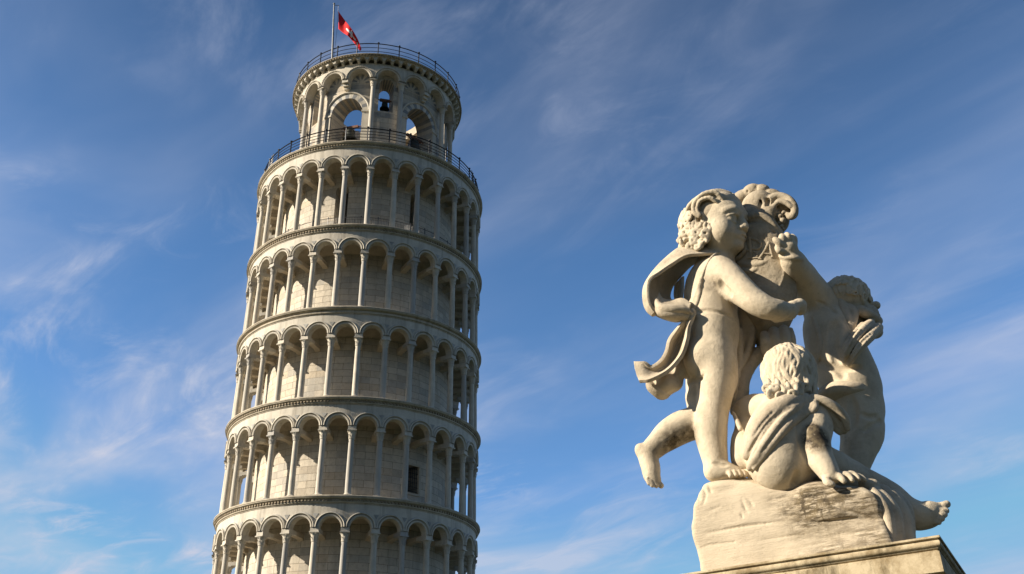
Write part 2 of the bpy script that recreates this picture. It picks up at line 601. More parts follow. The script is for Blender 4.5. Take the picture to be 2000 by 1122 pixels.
def capital_mb(h0, r, hc, blk, leaf=8):
    """Corinthian-like capital: necking ring, flared bell, two rows of curling leaves, abacus, impost block"""
    c = MB()
    R0, R1 = r * 0.9, r * 1.45
    c.lathe([(R0 * .98, h0), (R0 * 1.16, h0 + .02), (R0 * 1.16, h0 + .045), (R0, h0 + .06), (R0 * 1.05, h0 + hc * .5), (R1, h0 + hc)], 14)
    for row, (zb, zt, fl) in enumerate(((.06, .55, 1.25), (.40, .93, 1.5))):
        for i in range(leaf):
            th = (i + 0.5 * row) * 360 / leaf
            M3 = radial(th)
            w = r * 0.40
            pts = []
            for (f, rad) in ((0, 1.02), (.5, 1.12), (.85, fl), (1.0, fl * 1.08), (.9, fl * 1.14)):
                z = h0 + hc * (zb + (zt - zb) * f)
                ww = w * (1 - 0.45 * f)
                for s in (-1, 0, 1):
                    pts.append((s * ww, -(R0 * rad + (0.02 if s == 0 else 0)), z))
            v = np.array(pts) @ M3.T
            f = [(3 * k + j, 3 * k + j + 1, 3 * k + j + 4, 3 * k + j + 3) for k in range(4) for j in range(2)]
            c.add(v, f)
    c.box((0, 0, h0 + hc + .03), (R1 * 2.15, R1 * 2.15, .06))
    c.box((0, blk[3], h0 + hc + .06 + blk[2] / 2), blk[:3])
    return c


def make_column(h, r, hc, blk, leaf=8):
    s, b = col_meshes(h, r, '')
    o = s.build('column', M['marble_col'], tower)
    capital_mb(h, r, hc, blk, leaf).build('capital', M['marble_col'], o, 45)
    b.build('column_base', M['marble_col'], o)
    return o


def place(o, th, R, z, first):
    if not first:
        c = o.copy(); COL.objects.link(c)
        for ch in list(o.children):
            d = ch.copy(); COL.objects.link(d); d.parent = c
        o = c
    p = cyl(th, R, z)
    o.location = p.tolist()
    o.rotation_euler = (0, 0, R_(th))
    return o


BLK = (0.44, 0.85, 0.20, 0.22)             # impost block: width, depth, height, shift inwards
col_lo = make_column(3.10, 0.165, 0.44, BLK)
col_hi = make_column(3.60, 0.165, 0.44, BLK)
hidden = MB()                              # columns of the far half: one merged part
used = {id(col_lo): 0, id(col_hi): 0}
for gi in range(5):
    z = LEVELS[gi]
    proto = col_hi if gi == 4 else col_lo
    for k in range(30):
        th = (PH + 12 * k + 180) % 360 - 180
        if abs((th - 9.3 + 180) % 360 - 180) < 99:
            place(proto, th, R_COL, z, used[id(proto)] == 0)
            used[id(proto)] += 1
        else:
            Mr = radial(th)
            p = cyl(th, R_COL, z)
            for src in [proto] + list(proto.children):
                me = src.data
                v = np.array([x.co[:] for x in me.vertices]) @ Mr.T + p
                hidden.add(v, [tuple(q.vertices) for q in me.polygons])
hc = hidden.build('rear_columns', M['marble_col'], tower)
hc['kind'] = 'stuff'

# --- galleries
OPEN = {1: [], 3: [], 0: []}


def drum_openings(gi, z):
    if gi == 2:
        return []
    if gi == 1:
        return [(44.5, 0.425, z + 1.0, z + 2.55, True)]
    if gi == 4:
        return [(-9.5, 0.42, z + 0.02, z + 3.55), (37.5, 0.30, z + 0.02, z + 3.7)]
    return []


for gi in range(5):
    z, zt = LEVELS[gi], LEVELS[gi + 1]
    dz = 0.5 if gi == 4 else 0.0           # the uppermost gallery is taller
    zi = z + 3.82 + dz                     # top of the impost blocks
    arches = [((PH + 6 + 12 * k + 180) % 360 - 180, 0.56, z - 1, zi) for k in range(30)]
    a = MB()
    cyl_wall(a, R_ARC, R_BACK, zi - 0.02, zt - 0.36, arches, step=6, arc_n=14)
    arc = a.build('arcade', [M['marble']], tower)
    rear = MB()
    for (tc, hw, _, _) in arches:           # each moulded arch head in view is a piece of its own
        seen = abs((tc - 9.3 + 180) % 360 - 180) < 100
        b = MB() if seen else rear
        arc_strip(b, tc, R_ARC, zi, [(hw - .004, -.02), (hw - .004, .05), (hw + .05, .085), (hw + .075, .085), (hw + .095, .03)], n=18)
        arc_strip(b, tc, R_ARC, zi, [(hw + .125, .02), (hw + .135, .085), (hw + .165, .12), (hw + .205, .105), (hw + .215, .0)], n=18)
        if seen:
            b.build('archivolt', [M['marble']], arc, wear=0.010)
    rear.build('rear_archivolts', [M['marble']], arc)['kind'] = 'stuff'
    g = MB()
    for (tc, hw, _, _) in arches:
        arc_strip(g, tc, R_ARC, zi, [(hw + .093, .012), (hw + .128, .012)], n=18)
        arc_strip(g, tc, R_ARC, zi, [(hw + .216, .012), (hw + .25, .012)], a0=0.62, a1=math.pi - 0.62, n=14)
        for s, ww in ((6, 0.15),):          # spandrel triangles and lozenges of grey stone
            th = tc + s
            zc = zi + .60
            t3 = MB()
            Mr = radial(th)
            tri = np.array([(-ww, 0, .11), (ww, 0, .11), (0, 0, -.13), (-ww, -.012, .11), (ww, -.012, .11), (0, -.012, -.13)])
            g.add(tri @ Mr.T + cyl(th, R_ARC + .003, zc), [(3, 5, 4), (0, 3, 4, 1), (1, 4, 5, 2), (2, 5, 3, 0)])
            lz = np.array([(-.06, -.013, 0), (0, -.013, -.07), (.06, -.013, 0), (0, -.013, .07)])
    g.build('grey_inlay', [M['inlay']], arc)
    # cornice: frieze fillet, mouldings, bead row, projecting lip, gallery floor behind
    c = MB()
    zc = zt - 0.42
    prof = [(R_BACK, zc), (R_ARC + .03, zc), (R_ARC + .03, zc + .05), (R_ARC + .08, zc + .06), (R_ARC + .10, zc + .10),
            (R_ARC + .10, zc + .13), (R_ARC + .06, zc + .14), (R_ARC + .06, zc + .225), (R_ARC + .14, zc + .235), (R_ARC + .19, zc + .27),
            (R_ARC + .22, zc + .29), (R_ARC + .22, zc + .33), (R_LIP, zc + .345), (R_LIP, zc + .40), (R_LIP - .02, zt), (R_DRUM - .1, zt)]
    c.lathe(prof, 180)
    if gi != 2:
        nb = 250
        for i in range(nb):
            th = i * 360 / nb
            if abs((th - 9.3 + 180) % 360 - 180) > 105:
                continue
            c.box(cyl(th, R_ARC + .10, zc + .183), (.10, .10, .085), radial(th) @ np.array([[.94, 0, -.34], [0, 1, 0], [.34, 0, .94]]), 1)
    co = c.build('cornice', [M['cornice'], M['cornice_dirty']], tower, 30, wear=0.016)
    # vaulted ceiling of the gallery and lintels from capitals to the drum
    v = MB()
    rr = np.linspace(R_BACK + .02, R_DRUM - .05, 9)
    vp = [(r, zi + .585 + .30 * math.sin(math.pi * (R_BACK - r) / (R_BACK - R_DRUM))) for r in rr]
    v.lathe(vp, 90)
    v.build('vault', [M['vault']], tower)
    li = MB()
    prof2 = np.array([(0, 0), (0, .24), (-1.75, .24), (-1.75, -.12), (-1.55, -.10), (-1.40, -.02), (-1.30, 0)])
    V = np.array([(s * .17, -x, y) for s in (-1, 1) for (x, y) in prof2])
    n2 = len(prof2)
    F = [tuple(range(n2)), tuple(range(2 * n2 - 1, n2 - 1, -1))] + [(i, n2 + i, n2 + (i + 1) % n2, (i + 1) % n2) for i in range(n2)]
    lo_ = None
    for k in range(30):                     # stone beams from the columns to the drum
        th = (PH + 12 * k + 180) % 360 - 180
        if abs((th - 9.3 + 180) % 360 - 180) < 99:
            if lo_ is None:
                q = MB(); q.add(V, F)
                lo_ = o = q.build('lintel', M['vault'], tower)
            else:
                o = lo_.copy(); COL.objects.link(o)
            o.location = cyl(th, R_BACK + .25, zi - .20).tolist()
            o.rotation_euler = (0, 0, R_(th))
        else:
            li.add(V @ radial(th).T + cyl(th, R_BACK + .25, zi - .20), F)
    li.build('rear_lintels', [M['vault']], tower)['kind'] = 'stuff'
    # inner drum
    dr = MB()
    ops = drum_openings(gi, z)
    cyl_wall(dr, R_DRUM, R_DRUM - 0.9, z, zt - .05, ops, step=4)
    dr.build('drum_wall', [M['wall']], tower, uv=R_DRUM)
    for (tc, hw, zb, zs, *flat) in ops:     # solid box behind the opening, its near-black colour stands for unlit space
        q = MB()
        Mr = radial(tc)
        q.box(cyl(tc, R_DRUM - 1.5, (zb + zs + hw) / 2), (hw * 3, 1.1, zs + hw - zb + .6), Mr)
        q.build('dark_backing', [M['dark']], tower)
    # plinth strip where the columns stand
    pl = MB()
    pl.lathe([(R_COL - .30, z), (R_COL - .30, z + .012), (R_COL + .30, z + .012), (R_COL + .32, z)], 180)
    pl.build('stylobate', [M['cornice']], tower)

# base of the tower below the frame
bs = MB()
bs.lathe([(7.6, 0), (7.6, .6), (7.35, .7), (7.35, 13.9), (7.7, 14.1), (7.7, 14.39), (5.6, 14.39)], 120)
bs.build('base_storey', [M['wall']], tower, uv=7.35)

# barred window of the third visible gallery from the top
win_z = LEVELS[2]


def barred_window(th, zb, w, h):
    Mr = radial(th)
    r = R_DRUM + .004
    f = MB()
    for (x, zz, sx, sz) in ((-w / 2 - .06, h / 2, .12, h + .24), (w / 2 + .06, h / 2, .12, h + .24), (0, -.06, w, .12), (0, h + .06, w, .12)):
        f.box(cyl(th, r, zb) + Mr @ np.array([x, 0, zz]), (sx, .10, sz), Mr)
    wo = f.build('window', [M['wall_trim']], tower)
    g = MB()
    for i in range(6):
        x = -w / 2 + w * (i + .5) / 6
        g.tube([cyl(th, r - .10, zb) + Mr @ np.array([x, 0, 0]), cyl(th, r - .10, zb + h) + Mr @ np.array([x, 0, 0])], .017, 5)
    for i in range(6):
        zz = h * (i + .5) / 6
        g.tube([cyl(th, r - .10, zb + zz) + Mr @ np.array([-w / 2, 0, 0]), cyl(th, r - .10, zb + zz) + Mr @ np.array([w / 2, 0, 0])], .015, 5)
    g.build('grille', [M['iron']], wo)


M['wall_trim'] = marble('trim_marble', (0.50, 0.45, 0.36), (0.42, 0.38, 0.31), dirt_amt=0.5)
barred_window(44.5, LEVELS[1] + 1.0, 0.85, 1.55)


def ring_rail(mb, R, z, r, a0=-180, a1=180, n=120):
    mb.tube([cyl(a, R, z) for a in np.linspace(a0, a1, n + 1)], r, 5, cap=False)


def railing(name_mat, R, z0, rails, posts, pr, h, a0=-180, a1=180, bars=0, barr=.008, lean=0.0):
    m = MB()
    for (zz, rad) in rails:
        ring_rail(m, R + lean * zz, z0 + zz, rad, a0, a1, max(24, int(abs(a1 - a0) / 3)))
    if bars:
        for i in range(bars):
            th = a0 + (a1 - a0) * i / bars
            m.tube([cyl(th, R, z0 + .05), cyl(th, R + lean * h, z0 + h)], barr, 4, cap=False)
    o = m.build('railing', [name_mat], tower)
    p0 = None
    for i in range(posts):
        th = a0 + (a1 - a0) * (i + .5) / posts
        if abs((th - 9.3 + 180) % 360 - 180) > 125:
            continue
        if p0 is None:
            q = MB()
            q.tube([(0, 0, 0), (0, -lean * h, h + .04)], pr, 6)
            q.lathe([(0, h + .04), (pr * 1.9, h + .06), (pr * 1.9, h + .10), (0, h + .14)], 8, c=(0, -lean * h, 0))
            q.box((0, 0, .02), (pr * 5, pr * 5, .04))
            p0 = q.build('post', [name_mat], o)
            c = p0
        else:
            c = p0.copy(); COL.objects.link(c); c.parent = o
        c.location = cyl(th, R, z0).tolist()
        c.rotation_euler = (0, 0, R_(th))
    return o


railing(M['steel'], 6.55, LEVELS[4], [(.12, .018), (1.12, .022)], 40, .022, 1.1, bars=420, barr=.009)
railing(M['iron'], 7.38, LEVELS[5], [(.22, .022), (.45, .022), (.68, .022), (.90, .022), (1.14, .04)], 34, .042, 1.14)
railing(M['iron'], 5.95, TOP, [(.30, .022), (.62, .022), (.97, .036)], 26, .038, .97)
for s in (-1, 1):                            # tall wire screens at both flanks of the bell chamber
    railing(M['steel'], 7.05, LEVELS[5], [(.35 + .2 * i, .009) for i in range(9)] + [(2.15, .02)], 5, .03, 2.15,
            a0=9.3 + s * 112, a1=9.3 + s * 72, bars=60, barr=.009)

# --- belfry
ZB = LEVELS[5]
R_BW, R_BC, R_BA = 5.05, 5.40, 5.62
zs = ZB + 6.62                               # springing of the small arches
wide = [(-15 + 60 * k, 1.12, ZB - 1, ZB + 4.30) for k in range(-2, 4)]
narrow = [(15 + 60 * k, 0.50, ZB + 4.35, ZB + 6.55) for k in range(-3, 3)]
norm = lambda L_: [((a + 180) % 360 - 180, b, c, d) for (a, b, c, d) in L_]
wide, narrow = norm(wide), norm(narrow)
w = MB()
cyl_wall(w, R_BW, 3.75, ZB, ZB + 8.0, wide + narrow, step=3, m_soff=(0, 1), soff_n=15, arc_n=30)
bw = w.build('belfry_wall', [M['wall_belfry'], M['grey_marble']], tower, uv=R_BW)
v = MB()
for (tc, hw, _, zc) in wide:
    arc_strip(v, tc, R_BW, zc, [(hw + .005, .0), (hw + .005, .03), (hw + .36, .03), (hw + .36, 0)], n=30, mats=(0, 0, 1, 1))
    arc_strip(v, tc, R_BW, zc, [(hw + .37, .0), (hw + .38, .09), (hw + .43, .13), (hw + .49, .10), (hw + .50, 0)], n=30)
    for s in (-1, 1):                       # impost mouldings of the big arches
        th = tc + s * math.degrees((hw + .24) / R_BW)
        v.box(cyl(th, R_BW + .03, zc - .07), (.56, .16, .14), radial(th))
        v.box(cyl(th, R_BW + .02, (zc - .14 + ZB) / 2), (.40, .07, zc - .14 - ZB), radial(th))
v.build('voussoirs', [M['marble'], M['grey_marble']], bw)
s_ = MB()
s_.lathe([(R_BW - .02, ZB + 6.02), (R_BW + .05, ZB + 6.03), (R_BW + .09, ZB + 6.09), (R_BW + .05, ZB + 6.13), (R_BW - .02, ZB + 6.14)], 120)
bc = make_column(6.0, 0.17, 0.46, (0.42, 0.62, 0.14, 0.14), leaf=8)
for i, th in enumerate([5 + 60 * k for k in range(-3, 3)] + [25 + 60 * k for k in range(-3, 3)]):
    place(bc, th, R_BC, ZB, i == 0)
# pedestals are hidden by the floor; corbels carry the middle of each pair of blind arches
for tc in [a[0] for a in wide]:
    cb = MB()
    Mr = radial(tc)
    for (rr, zz, sz) in ((R_BW + .12, 6.10, (.30, .30, .16)), (R_BW + .20, 6.28, (.36, .44, .20)), (R_BW + .27, 6.50, (.44, .60, .24))):
        cb.box(cyl(tc, rr, ZB + zz), sz, Mr)
    cb.build('corbel', [M['marble']], bw)
ba = MB()
small = [((-25 + 20 * k + 180) % 360 - 180, 0.74, ZB, zs) for k in range(18)]
cyl_wall(ba, R_BA, R_BW - .02, zs, ZB + 7.72, small, step=5, m_soff=(0, 0), soff_n=1, arc_n=16)
bo = ba.build('belfry_arcade', [M['marble'], M['grey_marble']], tower)
b2 = MB()
for (tc, hw, _, zc) in small:
    arc_strip(b2, tc, R_BA, zc, [(hw - .004, -.02), (hw - .004, .04), (hw + .06, .07), (hw + .09, .03), (hw + .11, .03), (hw + .12, .09), (hw + .18, .09), (hw + .185, 0)], n=20)
    nb = 22
    for i in range(nb):                     # billets round each arch
        t = math.pi * (i + .5) / nb
        rad = hw + .155
        th = tc + math.degrees(-rad * math.cos(t) / R_BA)
        b2.box(cyl(th, R_BA + .09, zc + rad * math.sin(t)), (.05, .05, .06), radial(th))
b2.build('archivolt', [M['marble']], bo)
for (tc, hw, _, zc) in small:                # striped heads inside the blind arches
    if min(abs((tc - n[0] + 180) % 360 - 180) for n in narrow) > 5:
        tym = MB()
        arc_strip(tym, tc, R_BW, zc, [(hw * .42, .012), (hw * 1.0, .012)], n=20, mats=(0, 0, 1, 1))
        tym.build('striped_tympanum', [M['marble'], M['grey_marble']], bo)
# corbel table and crowning cornice
ct = MB()
zt = ZB + 7.72
ct.lathe([(R_BA, zt - .01), (R_BA + .02, zt - .01), (R_BA + .02, zt + .06), (R_BA + .05, zt + .07)], 120)
NCT = 64
for k in range(NCT):
    th = k * 360 / NCT
    Mr = radial(th)
    pr = np.array([(0, .05), (0, .40), (.34, .40), (.34, .26), (.30, .18), (.18, .12), (.10, .06)])
    V = np.array([(s * .085, -x, y) for s in (-1, 1) for (x, y) in pr])
    n2 = len(pr)
    F = [tuple(range(n2)), tuple(range(2 * n2 - 1, n2 - 1, -1))] + [(i, n2 + i, n2 + (i + 1) % n2, (i + 1) % n2) for i in range(n2)]
    ct.add(V @ Mr.T + cyl(th, R_BA - .01, zt - .02), F)
hwc = math.pi * (R_BA + .30) / NCT - .085
heads = [((k + .5) * 360 / NCT, hwc, ZB, zt + .20) for k in range(NCT)]
heads = norm(heads)
cyl_wall(ct, R_BA + .33, R_BA - .02, zt + .20, zt + .42, heads, step=360 / NCT, arc_n=8)
ctb = ct.build('corbel_table', [M['marble']], tower)
cn = MB()
z5 = zt + .40
prof = [(R_BA, z5), (R_BA + .36, z5), (R_BA + .38, z5 + .03), (R_BA + .40, z5 + .04), (R_BA + .40, z5 + .10), (R_BA + .47, z5 + .11), (R_BA + .51, z5 + .14), (R_BA + .51, TOP - .01), (R_BA + .49, TOP), (3.4, TOP), (3.4, z5)]
cn.lathe(prof, 160)
for i in range(190):
    th = i * 360 / 190
    cn.box(cyl(th, R_BA + .43, z5 + .072), (.10, .09, .062), radial(th), 1)
cn.build('cornice', [M['cornice'], M['cornice_dirty']], tower, 30, wear=0.014)
rf = MB()
rf.lathe([(3.75, ZB + 7.9), (3.75, ZB + 7.6), (3.3, ZB + 7.6), (3.3, TOP + .002)], 60)
rf.build('roof_ring', [M['vault']], tower)


# --- bells and flag
def t2w(th, r, z):
    p = cyl(th, r, z)
    return T_BASE + T_E1 * p[0] + T_E2 * p[1] + T_AX * p[2]


TROT = tower.matrix_world.to_euler()


def bell(th, r, z, R, label, first=None):
    """bell hung mouth down from a timber yoke; z is the height of the rim"""
    o = empty('bell', t2w(th, r, z).tolist())
    o.rotation_euler = (Matrix.Rotation(0, 3, 'X') @ tower.matrix_world.to_3x3() @ Matrix.Rotation(R_(th), 3, 'Z')).to_euler()
    tag(o, label, 'bell', 'bells hanging in the belfry')
    b = MB()
    H = R * 1.75
    b.lathe([(R * .90, 0.0), (R, .0), (R * .985, H * .05), (R * .86, H * .16), (R * .70, H * .36), (R * .60, H * .62), (R * .56, H * .84), (R * .48, H * .94),
             (R * .25, H * .99), (0, H), ], 28)
    b.lathe([(R * .90, 0.0), (R * .60, H * .35), (R * .45, H * .80), (0, H * .9)], 28)
    for zz, rr in ((.10, .95), (.66, .60), (.80, .575)):
        b.lathe([(R * rr, H * zz), (R * (rr + .03), H * (zz + .012)), (R * rr, H * (zz + .024))], 28)
    b.build('bell_body', [M['bronze']], o)
    y = MB()
    y.box((0, 0, H + .17), (R * 2.1, .16, .17))
    for x in (-R * .5, R * .5):
        y.box((x, 0, H + .06), (.05, .05, .16))
    y.box((0, 0, H + .04), (.22, .12, .14))
    for x in (-R * 1.15, R * 1.15):
        y.tube([(x - .12, 0, H + .17), (x + .12, 0, H + .17)], .045, 8)
    y.build('yoke', [M['wood']], o)
    c = MB()
    c.tube([(0, 0, H * .85), (0, 0, R * .12)], .03, 6)
    c.lathe([(0, -R * .1), (R * .12, 0), (R * .13, R * .1), (R * .06, R * .22), (0, R * .24)], 10)
    c.build('clapper', [M['iron']], o)
    return o


bell(-14, 4.30, ZB + 2.50, 0.50, 'bronze bell in the left big lower arch of the belfry')
bell(46, 4.30, ZB + 2.25, 0.62, 'big dark bell in the right lower arch of the belfry')
bell(15, 4.45, ZB + 4.95, 0.33, 'small dark bell high in the narrow upper opening between two belfry columns')

fp = empty('flagpole', t2w(-24, 6.0, TOP).tolist())
fp.rotation_euler = (tower.matrix_world.to_3x3() @ Matrix.Rotation(R_(-2.9), 3, 'Y')).to_euler()
tag(fp, 'thin grey flagpole on the top rim of the tower', 'flagpole')
q = MB()
PH_ = 4.95
q.tube([(0, 0, 0), (0, 0, PH_ * .5), (0, 0, PH_)], [.075, .065, .045], 10)
q.build('pole', [M['pole']], fp)
q = MB(); q.lathe([(0, PH_), (.075, PH_ + .04), (.075, PH_ + .10), (0, PH_ + .16)], 10)
q.tube([(0, 0, PH_ - .06), (.36, 0, PH_ - .10)], .02, 6)
q.build('truck', [M['pole']], fp)
q = MB(); q.tube([(.30, 0, PH_ - .10), (.26, .06, PH_ * .6), (.18, .04, PH_ * .3), (.12, 0, .1)], .010, 4)
q.build('halyard', [M['steel']], fp)

# ------------------------------------------------------------------ sculpting tools
CP, SP = math.cos(PITCH), math.sin(PITCH)
STATUE_Y = 5.2                                # the group stands about this far from the camera
PXM = 0.003                                   # metres per unit of depth


def at(px, py, Y):
    """a measured point of the photograph, at ground distance Y, as a world position (and metres per pixel there)"""
    u, v = (px - 1000) / FPX, (561 - py) / FPX
    t = Y / (CP - v * SP)
    return np.array([u * t, Y, EYE + t * (SP + v * CP)]), t / FPX


WOFF = 0.0                                    # a whole figure can be moved along the sight lines


WSL = 0.0                                     # a piece can also stand turned, its right side nearer


def dep(w, px=1484.0):
    return STATUE_Y - PXM * (w + WOFF + WSL * (px - 1484.0))


def W(px, py, w=0.0):
    return at(px, py, dep(w, px))[0]


def smin(a, b, k):
    if k <= 0:
        return np.minimum(a, b)
    h = np.maximum(k - np.abs(a - b), 0) / k
    return np.minimum(a, b) - h * h * k * 0.25


def smax(a, b, k):
    return -smin(-a, -b, k)


def crom(P, n):
    """Catmull-Rom refinement of a list of points (any dimension)"""
    P = np.array(P, float)
    if len(P) < 3 or n <= 1:
        return P
    Q = np.vstack([2 * P[0] - P[1], P, 2 * P[-1] - P[-2]])
    out = []
    for i in range(1, len(Q) - 2):
        for j in range(n):
            t = j / n
            a, b, c, d = Q[i - 1], Q[i], Q[i + 1], Q[i + 2]
            out.append(0.5 * (2 * b + (c - a) * t + (2 * a - 5 * b + 4 * c - d) * t * t + (3 * b - a - 3 * c + d) * t ** 3))
    out.append(P[-1])
    return np.array(out)


class Sculpt:
    """a signed distance field in metres, filled shape by shape, skinned into one continuous mesh"""

    def __init__(self, lo, hi, vox=0.006):
        self.vox = vox
        self.lo = np.array(lo, float) - 3 * vox
        self.n = np.ceil((np.array(hi) + 3 * vox - self.lo) / vox).astype(int) + 1
        self.f = np.full(self.n, 0.2, np.float32)

    def sub(self, lo, hi):
        a = np.clip(np.floor((lo - self.lo) / self.vox).astype(int), 0, self.n)
        b = np.clip(np.ceil((hi - self.lo) / self.vox).astype(int) + 1, 0, self.n)
        if np.any(b <= a):
            return None, None
        ax = [self.lo[i] + self.vox * np.arange(a[i], b[i]) for i in range(3)]
        P = np.stack(np.meshgrid(*ax, indexing='ij'), -1)
        return tuple(slice(a[i], b[i]) for i in range(3)), P

    def put(self, s, d, k, op):
        if op == '+':
            self.f[s] = smin(self.f[s], d.astype(np.float32), k)
        else:
            self.f[s] = smax(self.f[s], -d.astype(np.float32), k)

    def cone(self, a, b, ra, rb, k=0.0, op='+', flat=None):
        a, b = np.array(a, float), np.array(b, float)
        pad = k + 3 * self.vox + max(ra, rb)
        s, P = self.sub(np.minimum(a, b) - pad, np.maximum(a, b) + pad)
        if s is None:
            return
        ab = b - a
        l2 = float(ab @ ab) + 1e-12
        q = P - a
        t = np.clip((q @ ab) / l2, 0, 1)
        q = q - t[..., None] * ab
        r = ra + (rb - ra) * t
        if flat is not None:                      # squash the section along an axis
            n, fac = flat
            q = q + (q @ n)[..., None] * n * (1 / fac - 1)
            d = (np.sqrt((q * q).sum(-1)) - r) * (0.5 + 0.5 * fac)
        else:
            d = np.sqrt((q * q).sum(-1)) - r
        self.put(s, d, k, op)

    def chain3(self, pts, k=0.0, op='+', sub=1, flat=None):
        """pts: rows x, y, z, radius in metres"""
        Q = crom(pts, sub)
        for i in range(len(Q) - 1):
            self.cone(Q[i, :3], Q[i + 1, :3], Q[i, 3], Q[i + 1, 3], k if i == 0 or k > 0 else 0, op, flat)

    def chain(self, pts, k=3, op='+', sub=1, flat=None):
        """pts: measured (px, py, depth, radius); all in photograph pixels"""
        rows = []
        for (px, py, w, r) in pts:
            p, s = at(px, py, dep(w, px))
            rows.append((*p, r * s))
        self.chain3(rows, k * 0.003, op, sub, flat)

    def ell3(self, c, radii, M3=None, k=0.0, op='+'):
        c = np.array(c, float)
        r = np.array(radii, float)
        M3 = np.eye(3) if M3 is None else np.array(M3)      # rows: the axes
        ext = np.abs(M3.T) @ r if False else np.sqrt(((M3 * r[:, None]) ** 2).sum(0))
        pad = k + 3 * self.vox
        s, P = self.sub(c - ext - pad, c + ext + pad)
        if s is None:
            return
        q = (P - c) @ M3.T
        k0 = np.sqrt(((q / r) ** 2).sum(-1))
        k1 = np.sqrt(((q / (r * r)) ** 2).sum(-1)) + 1e-9
        self.put(s, k0 * (k0 - 1) / k1, k, op)

    def ell(self, px, py, w, rx, ry, rw, k=3, op='+', ang=0.0, upright=False):
        """ellipsoid measured in the photograph, turned in the picture plane by ang degrees"""
        p, s = at(px, py, dep(w, px))
        ray = p - np.array([0, 0, EYE])
        if upright:                               # stands plumb instead of square to the sight line
            ray = np.array([0.532, 0.810, 0.245])
        ray /= np.linalg.norm(ray)
        x = np.cross(ray, [0, 0, 1]); x /= np.linalg.norm(x)
        y = np.cross(x, ray)
        a = math.radians(ang)
        self.ell3(p, (rx * s, ry * s, rw * s), np.array([x * math.cos(a) + y * math.sin(a), -x * math.sin(a) + y * math.cos(a), ray]), k * .003, op)

    def front(self, px, py, lift=0.0):
        """world point of the skin nearest the camera along a sight line"""
        o = np.array([0, 0, EYE])
        p, _ = at(px, py, STATUE_Y)
        d = p - o
        L0 = np.linalg.norm(d); d /= L0
        for t in np.arange(L0 - 1.3, L0 + 1.0, self.vox * 0.5):
            q = o + d * t
            i = np.round((q - self.lo) / self.vox).astype(int)
            if np.all(i >= 0) and np.all(i < self.n) and self.f[tuple(i)] < lift:
                return q
        return None

    def trace(self, path, lift=0.0):
        """a measured line laid on the skin, its depth smoothed along the way"""
        o = np.array([0, 0, EYE])
        D, T = [], []
        for (x, y) in path:
            q = self.front(x, y, lift)
            if q is not None:
                v = q - o
                T.append(np.linalg.norm(v)); D.append(v / T[-1])
            else:
                D.append(None); T.append(np.nan)
        T = np.array(T)
        ok = ~np.isnan(T)
        for _ in range(3):
            if ok.sum() > 2:
                t = T[ok]
                p = np.r_[t[:1], t, t[-1:]]
                T[ok] = (p[:-2] + 2 * p[1:-1] + p[2:]) / 4
        return [None if d is None else o + d * t for d, t in zip(D, T)]

    def displace(self, fn, band=4):
        m = np.abs(self.f) < band * self.vox
        idx = np.argwhere(m)
        P = self.lo + self.vox * idx
        self.f[m] += fn(P).astype(np.float32)

    def mesh(self, keep=None):
        f = self.f
        n = np.array(f.shape)
        ins = f < 0
        cs = [(dx, dy, dz) for dx in (0, 1) for dy in (0, 1) for dz in (0, 1)]

        def sl(a, d):
            return a[d[0]:n[0] - 1 + d[0], d[1]:n[1] - 1 + d[1], d[2]:n[2] - 1 + d[2]]
        cnt = np.zeros(n - 1, np.int8)
        for d in cs:
            cnt += sl(ins, d)
        act = np.argwhere((cnt > 0) & (cnt < 8))
        ids = np.full(n - 1, -1, np.int64)
        ids[tuple(act.T)] = np.arange(len(act))
        acc = np.zeros((len(act), 3)); num = np.zeros(len(act))
        val = {d: f[act[:, 0] + d[0], act[:, 1] + d[1], act[:, 2] + d[2]].astype(float) for d in cs}
        for d in cs:
            for ax in range(3):
                if d[ax] == 0:
                    e = list(d); e[ax] = 1; e = tuple(e)
                    a, b = val[d], val[e]
                    x = (a < 0) != (b < 0)
                    t = np.where(x, a / np.where(x, a - b, 1), 0)
                    p = np.array(d, float)[None].repeat(len(act), 0)
                    p[:, ax] += t
                    acc[x] += p[x]; num[x] += 1
        V = self.lo + self.vox * (act + acc / num[:, None])
        F = []
        for ax in range(3):
            e = [0, 0, 0]; e[ax] = 1
            a = ins[:n[0] - e[0], :n[1] - e[1], :n[2] - e[2]]
            b = ins[e[0]:, e[1]:, e[2]:]
            u, v = [(1, 2), (2, 0), (0, 1)][ax]
            for sgn in (0, 1):
                q = np.argwhere((a & ~b) if sgn == 0 else (~a & b))
                q = q[(q[:, u] > 0) & (q[:, v] > 0) & (q[:, u] < n[u] - 1) & (q[:, v] < n[v] - 1)]
                c = []
                for (du, dv) in ((1, 1), (0, 1), (0, 0), (1, 0)) if sgn == 1 else ((1, 1), (1, 0), (0, 0), (0, 1)):
                    z = q.copy(); z[:, u] -= du; z[:, v] -= dv
                    c.append(ids[tuple(z.T)])
                F.append(np.stack(c, 1))
        F = np.concatenate(F)
        F = F[(F >= 0).all(1)]
        return V, F[:, ::-1]

    def build(self, name, mat, parent=None, smooth=1, stains=()):
        V, F = self.mesh()
        if smooth:                                # relax the voxel steps a little
            e = np.concatenate([F[:, [0, 1]], F[:, [1, 2]], F[:, [2, 3]], F[:, [3, 0]]])
            for it in range(smooth):
                s = np.zeros_like(V); c = np.zeros(len(V))
                for k in range(3):
                    s[:, k] = np.bincount(e[:, 0], V[e[:, 1], k], len(V)) + np.bincount(e[:, 1], V[e[:, 0], k], len(V))
                c = np.bincount(e[:, 0], minlength=len(V)) + np.bincount(e[:, 1], minlength=len(V))
                V = V + 0.5 * (s / np.maximum(c, 1)[:, None] - V)
        return raw_mesh(name, V, F, mat, parent, stains)


